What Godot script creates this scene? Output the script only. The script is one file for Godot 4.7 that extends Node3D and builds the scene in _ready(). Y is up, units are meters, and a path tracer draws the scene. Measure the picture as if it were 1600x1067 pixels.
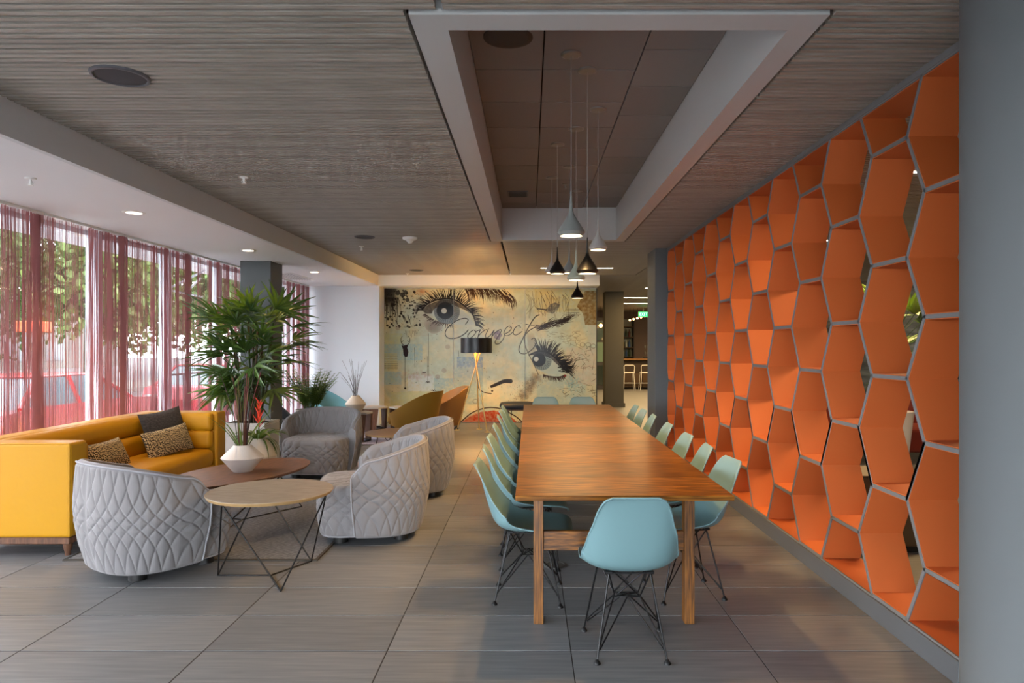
extends Node3D

# ------------------------------------------------------------------ mesh builder
class MB:
	var v := PackedVector3Array()
	var n := PackedVector3Array()
	var t := PackedVector2Array()
	var ix := PackedInt32Array()

	func quad(a: Vector3, b: Vector3, c: Vector3, d: Vector3) -> void:
		# counter-clockwise seen from outside
		var nn := (b - a).cross(c - a)
		if nn.length_squared() < 1e-14:
			nn = (c - a).cross(d - a)
		nn = nn.normalized()
		var o := v.size()
		v.append_array(PackedVector3Array([a, b, c, d]))
		n.append_array(PackedVector3Array([nn, nn, nn, nn]))
		t.append_array(PackedVector2Array([Vector2(0, 1), Vector2(1, 1), Vector2(1, 0), Vector2(0, 0)]))
		ix.append_array(PackedInt32Array([o, o + 2, o + 1, o, o + 3, o + 2]))

	func tri(a: Vector3, b: Vector3, c: Vector3) -> void:
		var nn := (b - a).cross(c - a).normalized()
		var o := v.size()
		v.append_array(PackedVector3Array([a, b, c]))
		n.append_array(PackedVector3Array([nn, nn, nn]))
		t.append_array(PackedVector2Array([Vector2(0, 1), Vector2(1, 1), Vector2(1, 0)]))
		ix.append_array(PackedInt32Array([o, o + 2, o + 1]))

	# box with chamfered edges
	func box(c: Vector3, s: Vector3, bev := 0.0, b := Basis.IDENTITY) -> void:
		var h := s * 0.5
		if bev <= 0.0:
			var q := []
			for k in 8:
				q.append(c + b * Vector3(h.x if k & 1 else -h.x, h.y if k & 2 else -h.y, h.z if k & 4 else -h.z))
			quad(q[0], q[2], q[3], q[1])
			quad(q[4], q[5], q[7], q[6])
			quad(q[0], q[4], q[6], q[2])
			quad(q[1], q[3], q[7], q[5])
			quad(q[0], q[1], q[5], q[4])
			quad(q[2], q[6], q[7], q[3])
			return
		var i := h - Vector3(bev, bev, bev)
		var ax := [Vector3(1, 0, 0), Vector3(0, 1, 0), Vector3(0, 0, 1)]
		for k in 3:
			var e: Vector3 = ax[k]
			var f: Vector3 = ax[(k + 1) % 3]
			var g: Vector3 = ax[(k + 2) % 3]
			for sg in [1.0, -1.0]:
				var o: Vector3 = e * h[k] * sg
				var p: Vector3 = f * i[(k + 1) % 3] * sg
				var r: Vector3 = g * i[(k + 2) % 3]
				quad(c + b * (o - p - r), c + b * (o + p - r), c + b * (o + p + r), c + b * (o - p + r))
			# edges parallel to e
			for s1 in [1.0, -1.0]:
				for s2 in [1.0, -1.0]:
					var m: Vector3 = e * i[k]
					var p1: Vector3 = f * h[(k + 1) % 3] * s1 + g * i[(k + 2) % 3] * s2
					var p2: Vector3 = f * i[(k + 1) % 3] * s1 + g * h[(k + 2) % 3] * s2
					if s1 * s2 > 0:
						quad(c + b * (p1 - m), c + b * (p2 - m), c + b * (p2 + m), c + b * (p1 + m))
					else:
						quad(c + b * (p2 - m), c + b * (p1 - m), c + b * (p1 + m), c + b * (p2 + m))
		for k in 8:
			var sx := 1.0 if k & 1 else -1.0
			var sy := 1.0 if k & 2 else -1.0
			var sz := 1.0 if k & 4 else -1.0
			var p1 := c + b * Vector3(h.x * sx, i.y * sy, i.z * sz)
			var p2 := c + b * Vector3(i.x * sx, h.y * sy, i.z * sz)
			var p3 := c + b * Vector3(i.x * sx, i.y * sy, h.z * sz)
			if sx * sy * sz > 0:
				tri(p1, p2, p3)
			else:
				tri(p1, p3, p2)

	# smooth grid; rows: Array of PackedVector3Array of equal length; normal = d/drow x d/dcol
	func grid(rows: Array, wrap_r := false, wrap_c := false, flip := false) -> void:
		var nr := rows.size()
		var nc: int = rows[0].size()
		var o := v.size()
		for i in nr:
			var i0 := (i - 1 + nr) % nr if wrap_r else maxi(i - 1, 0)
			var i1 := (i + 1) % nr if wrap_r else mini(i + 1, nr - 1)
			var R0: PackedVector3Array = rows[i0]
			var R1: PackedVector3Array = rows[i1]
			var R: PackedVector3Array = rows[i]
			for j in nc:
				var j0 := (j - 1 + nc) % nc if wrap_c else maxi(j - 1, 0)
				var j1 := (j + 1) % nc if wrap_c else mini(j + 1, nc - 1)
				var du := R1[j] - R0[j]
				var dv := R[j1] - R[j0]
				var nn := du.cross(dv)
				if nn.length_squared() < 1e-16:
					# a pole: take the row beside it
					var k := mini(i + 1, nr - 1) if i == 0 else i - 1
					var Rk: PackedVector3Array = rows[k]
					nn = du.cross(Rk[j1] - Rk[j0])
					if nn.length_squared() < 1e-18:
						var k2 := mini(j + 1, nc - 1) if j == 0 else j - 1
						nn = (R1[k2] - R0[k2]).cross(dv)
				nn = nn.normalized()
				v.append(R[j])
				n.append(-nn if flip else nn)
				t.append(Vector2(float(i) / maxf(nr - 1, 1), 1.0 - float(j) / maxf(nc - 1, 1)))
		for i in (nr if wrap_r else nr - 1):
			for j in (nc if wrap_c else nc - 1):
				var a := o + i * nc + j
				var b := o + ((i + 1) % nr) * nc + j
				var c := o + ((i + 1) % nr) * nc + (j + 1) % nc
				var d := o + i * nc + (j + 1) % nc
				if flip:
					ix.append_array(PackedInt32Array([a, b, c, a, c, d]))
				else:
					ix.append_array(PackedInt32Array([a, c, b, a, d, c]))

	func tube(path: PackedVector3Array, r, sides := 6, caps := true, closed := false) -> void:
		var rows := []
		var np := path.size()
		var up := Vector3.UP
		var d0 := (path[1] - path[0]).normalized()
		if absf(d0.dot(up)) > 0.9:
			up = Vector3.RIGHT
		var x := d0.cross(up).normalized()
		for i in np:
			var d: Vector3
			if closed:
				d = (path[(i + 1) % np] - path[(i - 1 + np) % np]).normalized()
			else:
				d = (path[mini(i + 1, np - 1)] - path[maxi(i - 1, 0)]).normalized()
			x = (x - d * x.dot(d)).normalized()
			var y := d.cross(x)
			var rr: float = r[i] if r is Array else r
			var ring := PackedVector3Array()
			for k in sides:
				var a := TAU * k / sides
				ring.append(path[i] + (x * cos(a) + y * sin(a)) * rr)
			rows.append(ring)
		grid(rows, closed, true, true)
		if caps and not closed:
			for e in [0, np - 1]:
				var ring: PackedVector3Array = rows[e]
				for k in range(1, sides - 1):
					if e == 0:
						tri(ring[0], ring[k + 1], ring[k])
					else:
						tri(ring[0], ring[k], ring[k + 1])

	# profile of (radius, height), from bottom to top on the outside
	func lathe(prof: Array, seg := 32, c := Vector3.ZERO, sc := Vector2.ONE) -> void:
		# split at hard corners: a repeated point starts a new smooth strip
		var strip := []
		for k in prof.size() + 1:
			if k == prof.size() or (k > 0 and prof[k] == prof[k - 1]):
				if strip.size() > 1:
					var rows := []
					for a in seg:
						var row := PackedVector3Array()
						var an := TAU * a / seg
						for p in strip:
							row.append(c + Vector3(cos(an) * p.x * sc.x, p.y, sin(an) * p.x * sc.y))
						rows.append(row)
					grid(rows, true, false, true)
				strip = []
			if k < prof.size():
				strip.append(prof[k])

	# polygon in (x, y) extruded from z0 to z1, then put through xf
	func prism(poly: PackedVector2Array, z0: float, z1: float, xf := Transform3D.IDENTITY) -> void:
		var p := poly
		if Geometry2D.is_polygon_clockwise(p):
			p = p.duplicate()
			p.reverse()
		var tr := Geometry2D.triangulate_polygon(p)
		for k in range(0, tr.size(), 3):
			var a := p[tr[k]]
			var b := p[tr[k + 1]]
			var c := p[tr[k + 2]]
			if (b - a).cross(c - a) < 0:
				var q := b
				b = c
				c = q
			tri(xf * Vector3(a.x, a.y, z1), xf * Vector3(b.x, b.y, z1), xf * Vector3(c.x, c.y, z1))
			tri(xf * Vector3(a.x, a.y, z0), xf * Vector3(c.x, c.y, z0), xf * Vector3(b.x, b.y, z0))
		for k in p.size():
			var a := p[k]
			var b := p[(k + 1) % p.size()]
			quad(xf * Vector3(a.x, a.y, z0), xf * Vector3(b.x, b.y, z0), xf * Vector3(b.x, b.y, z1), xf * Vector3(a.x, a.y, z1))

	# box with round edges of radius r, m cells a side; bulge swells the big faces
	func rbox(c: Vector3, s: Vector3, r: float, m := 8, bulge := Vector3.ZERO, b := Basis.IDENTITY) -> void:
		var h := s * 0.5
		var inn := Vector3(maxf(h.x - r, 0), maxf(h.y - r, 0), maxf(h.z - r, 0))
		for k in 3:
			for sg in [1.0, -1.0]:
				var rows := []
				for i in m + 1:
					var row := PackedVector3Array()
					for j in m + 1:
						var q := Vector3.ZERO
						q[k] = sg * h[k]
						var f1 := (k + 1) % 3
						var f2 := (k + 2) % 3
						q[f1] = _sp(i, m, h[f1], r)
						q[f2] = _sp(j, m, h[f2], r)
						var cl := q.clamp(-inn, inn)
						var dd := q - cl
						if dd.length() > 1e-6:
							q = cl + dd.normalized() * r
						var w := Vector3(1.0 - pow(q.x / h.x, 2), 1.0 - pow(q.y / h.y, 2), 1.0 - pow(q.z / h.z, 2))
						q.x += signf(q.x) * bulge.x * maxf(w.y, 0) * maxf(w.z, 0) * absf(q.x) / h.x
						q.y += signf(q.y) * bulge.y * maxf(w.x, 0) * maxf(w.z, 0) * absf(q.y) / h.y
						q.z += signf(q.z) * bulge.z * maxf(w.x, 0) * maxf(w.y, 0) * absf(q.z) / h.z
						row.append(c + b * q)
					rows.append(row)
				grid(rows, false, false, sg < 0)

	func _sp(i: int, m: int, h: float, r: float) -> float:
		# more points in the rounding
		var e := maxi(m / 4, 1)
		if i <= e:
			return -h + r * float(i) / e
		if i >= m - e:
			return h - r * float(m - i) / e
		return lerpf(-h + r, h - r, float(i - e) / (m - 2 * e))

	func mesh() -> ArrayMesh:
		var a := []
		a.resize(Mesh.ARRAY_MAX)
		a[Mesh.ARRAY_VERTEX] = v
		a[Mesh.ARRAY_NORMAL] = n
		a[Mesh.ARRAY_TEX_UV] = t
		a[Mesh.ARRAY_INDEX] = ix
		var am := ArrayMesh.new()
		am.add_surface_from_arrays(Mesh.PRIMITIVE_TRIANGLES, a)
		return am

# ------------------------------------------------------------------ scene helpers
var used := {}
var M := {}
var rng := RandomNumberGenerator.new()

func numbered(called: String) -> String:
	var k: int = used.get(called, 0)
	used[called] = k + 1
	return called if k == 0 else "%s_%03d" % [called, k]

func P(x: float, y: float, d: float) -> Vector3:
	return Vector3(x, y, -d)

func tag(o: Node3D, label: String, category: String, group := "", kind := "") -> Node3D:
	if label: o.set_meta("label", label)
	if category: o.set_meta("category", category)
	if group: o.set_meta("group", group)
	if kind: o.set_meta("kind", kind)
	return o

func thing(called: String, label: String, category: String, at := Vector3.ZERO, turn := 0.0, group := "") -> Node3D:
	var o := Node3D.new()
	o.name = numbered(called)
	add_child(o)
	o.position = at
	o.rotation.y = turn
	return tag(o, label, category, group)

func part(parent: Node, called: String, m, mat: Material, at := Vector3.ZERO) -> MeshInstance3D:
	var o := MeshInstance3D.new()
	o.name = called
	o.mesh = m.mesh() if m is MB else m
	o.material_override = mat
	o.position = at
	parent.add_child(o, true)
	return o

func solo(called: String, m, mat: Material, label: String, category: String, at := Vector3.ZERO, group := "") -> MeshInstance3D:
	var o := part(self, numbered(called), m, mat, at)
	tag(o, label, category, group)
	return o

func struct(called: String, m, mat: Material, label := "", parent: Node = self) -> MeshInstance3D:
	var o := part(parent, called, m, mat)
	o.set_meta("kind", "structure")
	if label: o.set_meta("label", label)
	return o

func struct_node(called: String, label := "", at := Vector3.ZERO) -> Node3D:
	var o := Node3D.new()
	o.name = called
	add_child(o)
	o.position = at
	o.set_meta("kind", "structure")
	if label: o.set_meta("label", label)
	return o

func copy(o: Node3D, called: String, label: String, at: Vector3, turn := 0.0) -> Node3D:
	var c: Node3D = o.duplicate()
	c.name = numbered(called)
	add_child(c)
	c.position = at
	c.rotation.y = turn
	c.set_meta("label", label)
	return c

func boxm(c: Vector3, s: Vector3, bev := 0.0) -> MB:
	var b := MB.new()
	b.box(c, s, bev)
	return b

# axis-aligned box from x0..x1, y0..y1, depth d0..d1
func span(x0: float, x1: float, y0: float, y1: float, d0: float, d1: float, bev := 0.0, into: MB = null) -> MB:
	var b := into if into else MB.new()
	b.box(Vector3((x0 + x1) / 2, (y0 + y1) / 2, -(d0 + d1) / 2), Vector3(x1 - x0, y1 - y0, d1 - d0), bev)
	return b

func tubem(path: Array, r, sides := 6) -> MB:
	var b := MB.new()
	b.tube(PackedVector3Array(path), r, sides)
	return b

func smooth(pts: Array, per := 6) -> PackedVector3Array:
	var out := PackedVector3Array()
	for i in pts.size() - 1:
		var a: Vector3 = pts[maxi(i - 1, 0)]
		var b: Vector3 = pts[i]
		var c: Vector3 = pts[i + 1]
		var d: Vector3 = pts[mini(i + 2, pts.size() - 1)]
		for k in per:
			out.append(b.cubic_interpolate(c, a, d, float(k) / per))
	out.append(pts[-1])
	return out

func smooth2(pts: Array, per := 8) -> Array:
	var q := []
	for p in pts:
		q.append(Vector3(p.x, p.y, 0))
	var out := []
	for p in smooth(q, per):
		out.append(Vector2(p.x, p.y))
	return out

func mat(c: Color, rough := 0.6, metal := 0.0, spec := 0.5) -> StandardMaterial3D:
	var m := StandardMaterial3D.new()
	m.albedo_color = c
	m.roughness = rough
	m.metallic = metal
	m.metallic_specular = spec
	return m

func noise_tex(sd: int, freq: float, cols: Array, w := 512, h := 512, oct := 4, normal := false, bump := 4.0) -> NoiseTexture2D:
	var f := FastNoiseLite.new()
	f.seed = sd
	f.noise_type = FastNoiseLite.TYPE_SIMPLEX_SMOOTH
	f.frequency = freq
	f.fractal_octaves = oct
	var t := NoiseTexture2D.new()
	t.width = w
	t.height = h
	t.seamless = true
	t.noise = f
	if normal:
		t.as_normal_map = true
		t.bump_strength = bump
	else:
		var g := Gradient.new()
		var offs := PackedFloat32Array()
		var cc := PackedColorArray()
		for k in cols.size():
			offs.append(float(k) / (cols.size() - 1))
			cc.append(cols[k])
		g.offsets = offs
		g.colors = cc
		t.color_ramp = g
	return t

# material with a noise texture laid in world or own axes
func grained(tex: Texture2D, sc: Vector3, rough := 0.6, world := true, off := Vector3.ZERO, tint := Color.WHITE) -> StandardMaterial3D:
	var m := mat(tint, rough)
	m.albedo_texture = tex
	m.uv1_triplanar = true
	m.uv1_world_triplanar = world
	m.uv1_triplanar_sharpness = 8.0
	m.uv1_scale = sc
	m.uv1_offset = off
	return m

func glow(c: Color, e: float) -> StandardMaterial3D:
	var m := mat(c, 0.6)
	m.emission_enabled = true
	m.emission = c
	m.emission_energy_multiplier = e
	return m

func spot(parent: Node, called: String, at: Vector3, towards: Vector3, col: Color, energy: float, angle: float, size := 0.05, blend := 1.0) -> void:
	var l := SpotLight3D.new()
	l.name = called
	parent.add_child(l, true)
	l.position = at
	l.basis = Basis.looking_at(towards, Vector3.RIGHT if absf(towards.normalized().y) > 0.9 else Vector3.UP)
	l.light_color = col
	l.light_energy = energy
	l.spot_angle = angle
	l.spot_angle_attenuation = blend
	l.spot_range = 30.0
	l.spot_attenuation = 2.0
	l.light_size = size
	l.shadow_enabled = true

func omni(parent: Node, called: String, at: Vector3, col: Color, energy: float, size := 0.05) -> void:
	var l := OmniLight3D.new()
	l.name = called
	parent.add_child(l, true)
	l.position = at
	l.light_color = col
	l.light_energy = energy
	l.omni_range = 30.0
	l.omni_attenuation = 2.0
	l.light_size = size
	l.shadow_enabled = true

func area(parent: Node, called: String, at: Vector3, size: Vector2, col: Color, energy: float) -> void:
	# shines straight down
	var l := AreaLight3D.new()
	l.name = called
	parent.add_child(l, true)
	l.position = at
	l.rotation.x = -PI / 2
	l.area_size = size
	l.light_color = col
	l.light_energy = energy
	l.area_range = 30.0
	l.shadow_enabled = true

# ------------------------------------------------------------------ scene
func _ready() -> void:
	rng.seed = 7
	# camera: eye at 1.5 m, lens shifted so that the vanishing point stands at pixel (827, 541)
	var cam := Camera3D.new()
	cam.name = "camera"
	add_child(cam)
	cam.position = Vector3(0, 1.5, 0)
	cam.projection = Camera3D.PROJECTION_FRUSTUM
	cam.near = 0.1
	cam.far = 300.0
	cam.size = 0.1 * 1067.0 / FOCAL
	cam.frustum_offset = Vector2(-(827.0 - 800.0), 541.0 - 533.5) / FOCAL * 0.1
	cam.current = true
	# sky, exposure
	var sky := Sky.new()
	var sm := ProceduralSkyMaterial.new()
	sm.sky_top_color = Color(0.79, 0.82, 0.86)
	sm.sky_horizon_color = Color(0.93, 0.95, 0.97)
	sm.ground_horizon_color = Color(0.80, 0.84, 0.88)
	sm.ground_bottom_color = Color(0.45, 0.45, 0.45)
	sm.sun_angle_max = 1.0
	sky.sky_material = sm
	var env := Environment.new()
	env.background_mode = Environment.BG_SKY
	env.sky = sky
	env.background_energy_multiplier = 4.7
	env.tonemap_mode = Environment.TONE_MAPPER_LINEAR
	env.tonemap_exposure = 4.5
	env.sdfgi_enabled = true
	env.ssao_enabled = true
	env.ssil_enabled = true
	var we := WorldEnvironment.new()
	we.name = "world"
	we.environment = env
	add_child(we)
	# sun: high over the building, from the far right; it lights the street but not the room
	var sun := DirectionalLight3D.new()
	sun.name = "sun"
	add_child(sun)
	sun.basis = Basis.looking_at(Vector3(-0.55, -0.85, 0.25), Vector3.UP)
	sun.light_color = Color(1.0, 0.95, 0.86)
	sun.light_energy = 0.7
	sun.light_angular_distance = 0.6
	sun.shadow_enabled = true
	make_materials()
	print("shell"); build_shell()
	print("ceiling"); build_ceiling()
	print("partition"); build_partition()
	print("mural"); build_mural()
	print("table"); build_dining()
	print("lounge"); build_lounge()
	print("far lounge"); build_far_lounge()
	print("plants"); build_plants()
	print("fixtures"); build_fixtures()
	print("curtains"); build_curtains()
	print("bar"); build_bar()
	print("side room"); build_side_room()
	print("street"); build_street()

const FOCAL := 1090.0
const CEIL := 2.85      # underside of the slats
const SOFFIT := 2.65    # white dropped ceiling along the windows
const XW := 1.9         # face of the orange partition
const GLASS := -4.45    # window plane

func make_materials() -> void:
	M.floor = []
	var tile := noise_tex(11, 0.012, [Color(0.395, 0.40, 0.41), Color(0.435, 0.44, 0.45), Color(0.46, 0.465, 0.47), Color(0.51, 0.51, 0.51)], 512, 512, 5)
	for k in 5:
		var sh := 0.95 + 0.025 * k
		var m := grained(tile, Vector3(0.3, 1, 5.0), 0.45, true, Vector3(0.31 * k, 0, 0.17 * k), Color(sh, sh, sh))
		M.floor.append(m)
	M.grout = mat(Color(0.20, 0.195, 0.19), 0.9)
	M.slab = mat(Color(0.45, 0.43, 0.40), 0.8)
	var sl := noise_tex(12, 0.02, [Color(0.54, 0.515, 0.485), Color(0.59, 0.565, 0.53), Color(0.64, 0.615, 0.58)], 256, 256, 4)
	M.slat = [grained(sl, Vector3(0.5, 6, 6), 0.5), grained(sl, Vector3(0.5, 6, 6), 0.5, true, Vector3(0.37, 0.2, 0.4), Color(0.96, 0.96, 0.96)), grained(sl, Vector3(0.5, 6, 6), 0.5, true, Vector3(0.7, 0.5, 0.1), Color(1.03, 1.03, 1.03))]
	M.backing = mat(Color(0.05, 0.048, 0.045), 0.9)
	M.panel = []
	for k in 3:
		M.panel.append(mat(Color(0.46 + 0.012 * k, 0.455 + 0.012 * k, 0.45 + 0.012 * k), 0.75))
	M.frame = mat(Color(0.70, 0.71, 0.71), 0.6)
	M.fascia = mat(Color(0.78, 0.79, 0.80), 0.6)
	M.white = mat(Color(0.86, 0.86, 0.87), 0.8)
	M.wall_white = mat(Color(0.86, 0.88, 0.90), 0.8)
	M.column = mat(Color(0.39, 0.405, 0.41), 0.7, 0.0, 0.3)
	M.orange = mat(Color(0.72, 0.36, 0.14), 0.75)
	M.strip = mat(Color(0.43, 0.435, 0.44), 0.6, 0.0, 0.3)
	M.plinth = mat(Color(0.34, 0.355, 0.37), 0.6, 0.0, 0.3)
	M.mullion = mat(Color(0.85, 0.87, 0.90), 0.4)
	M.glass = mat(Color(0.95, 1.0, 0.98, 0.03), 0.02)
	M.glass.transparency = BaseMaterial3D.TRANSPARENCY_ALPHA
	# dining
	var oak := noise_tex(21, 0.016, [Color(0.20, 0.11, 0.035), Color(0.35, 0.21, 0.07), Color(0.49, 0.305, 0.095), Color(0.61, 0.40, 0.135)], 1024, 512, 5)
	M.table = []
	for k in 6:
		var sh2: float = [1.0, 0.9, 1.08, 0.82, 1.02, 0.94][k]
		var w := grained(oak, Vector3(0.22, 6, 3.4), 0.33, true, Vector3(0.23 * k, 0.1 * k, 0.37 * k), Color(sh2, sh2, sh2))
		w.metallic_specular = 0.28
		M.table.append(w)
	M.table_leg = grained(oak, Vector3(5, 0.5, 5), 0.45, false)
	M.table_rail = grained(oak, Vector3(0.4, 6, 6), 0.45, false)
	M.aqua = mat(Color(0.42, 0.545, 0.56), 0.4)
	M.wire = mat(Color(0.055, 0.055, 0.06), 0.4, 0.3)
	M.chrome = mat(Color(0.52, 0.52, 0.51), 0.45, 0.8)
	# lounge
	M.velvet = mat(Color(0.48, 0.47, 0.475), 0.75)
	M.velvet.rim_enabled = true
	M.velvet.rim = 0.7
	M.velvet.rim_tint = 0.3
	M.piping = mat(Color(0.58, 0.58, 0.60), 0.6)
	M.black = mat(Color(0.05, 0.05, 0.05), 0.5)
	M.leather = mat(Color(0.74, 0.535, 0.06), 0.5, 0.0, 0.4)
	M.leather.normal_enabled = true
	M.leather.normal_texture = noise_tex(31, 0.008, [], 512, 512, 3, true, 6.0)
	M.leather.normal_scale = 0.25
	M.leather.uv1_triplanar = true
	M.leather.uv1_scale = Vector3(1.6, 1.6, 1.6)
	var wal := noise_tex(22, 0.02, [Color(0.27, 0.17, 0.11), Color(0.38, 0.25, 0.17), Color(0.48, 0.33, 0.23)], 512, 512, 5)
	M.walnut = grained(wal, Vector3(5, 0.6, 5), 0.5, false)
	M.walnut_top = grained(wal, Vector3(4, 4, 0.5), 0.4, false, Vector3.ZERO, Color(1.12, 1.12, 1.12))
	var ash := noise_tex(23, 0.02, [Color(0.52, 0.47, 0.40), Color(0.60, 0.55, 0.48), Color(0.66, 0.61, 0.54)], 512, 512, 5)
	M.ash_top = grained(ash, Vector3(0.6, 4, 5), 0.45, false)
	M.ash_edge = mat(Color(0.62, 0.50, 0.33), 0.5)
	M.oak_top = grained(ash, Vector3(0.6, 4, 5), 0.45, false, Vector3.ZERO, Color(1.0, 0.84, 0.62))
	M.concrete = mat(Color(0.62, 0.60, 0.57), 0.7)
	var rg := noise_tex(41, 0.05, [Color(0.24, 0.26, 0.29), Color(0.38, 0.40, 0.43), Color(0.48, 0.49, 0.52), Color(0.66, 0.66, 0.66)], 512, 512, 4)
	M.rug = grained(rg, Vector3(0.9, 1, 4.0), 0.95)
	M.rug_edge = mat(Color(0.24, 0.22, 0.19), 0.9)
	var rg2 := noise_tex(42, 0.06, [Color(0.36, 0.33, 0.42), Color(0.62, 0.60, 0.68), Color(0.74, 0.73, 0.78)], 512, 512, 3)
	M.rug2 = grained(rg2, Vector3(1.2, 1, 1.2), 0.95)
	M.ceramic = mat(Color(0.80, 0.78, 0.76), 0.35)
	M.ceramic_warm = mat(Color(0.76, 0.72, 0.67), 0.5)
	M.pillow_grey = mat(Color(0.26, 0.25, 0.25), 0.9)
	M.mustard = mat(Color(0.55, 0.40, 0.06), 0.7)
	M.tan = mat(Color(0.50, 0.36, 0.18), 0.6)
	M.teal = mat(Color(0.44, 0.66, 0.70), 0.8)
	M.charcoal = mat(Color(0.09, 0.09, 0.10), 0.8)
	M.navy = mat(Color(0.09, 0.11, 0.16), 0.6)
	M.brass = mat(Color(0.92, 0.82, 0.55), 0.35, 0.6)
	M.shade_black = mat(Color(0.05, 0.05, 0.065), 0.35)
	M.shade_gold = mat(Color(0.95, 0.68, 0.15), 0.4, 0.5)
	# plants
	M.leaf = []
	for c in [Color(0.21, 0.30, 0.12), Color(0.30, 0.40, 0.16), Color(0.15, 0.25, 0.11), Color(0.42, 0.46, 0.22)]:
		var lm := mat(c, 0.4)
		lm.backlight_enabled = true
		lm.backlight = Color(0.25, 0.35, 0.08)
		M.leaf.append(lm)
	M.cane = mat(Color(0.27, 0.20, 0.12), 0.8)
	M.twig_red = mat(Color(0.36, 0.12, 0.12), 0.7)
	M.twig = mat(Color(0.42, 0.36, 0.20), 0.8)
	M.twig_dark = mat(Color(0.20, 0.15, 0.12), 0.8)
	M.soil = mat(Color(0.10, 0.07, 0.05), 0.95)
	M.flower = mat(Color(0.84, 0.26, 0.16), 0.6)
	# lamps
	M.lamp_grey = mat(Color(0.46, 0.47, 0.46), 0.45)
	M.lamp_light = mat(Color(0.60, 0.58, 0.56), 0.4)
	M.lamp_beige = mat(Color(0.58, 0.60, 0.54), 0.4)
	M.lamp_black = mat(Color(0.04, 0.04, 0.04), 0.35)
	M.cable = mat(Color(0.55, 0.55, 0.53), 0.4)
	M.bulb = glow(Color(1.0, 0.88, 0.66), 3.0)
	M.bulb_white = glow(Color(1.0, 0.94, 0.84), 3.0)
	M.speaker = mat(Color(0.20, 0.20, 0.22), 0.7)
	M.speaker_rim = mat(Color(0.30, 0.30, 0.32), 0.5)
	M.plastic = mat(Color(0.88, 0.88, 0.87), 0.4)
	M.string = mat(Color(0.68, 0.45, 0.455), 0.8)
	M.string.backlight_enabled = true
	M.string.backlight = Color(0.4, 0.25, 0.26)

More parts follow.
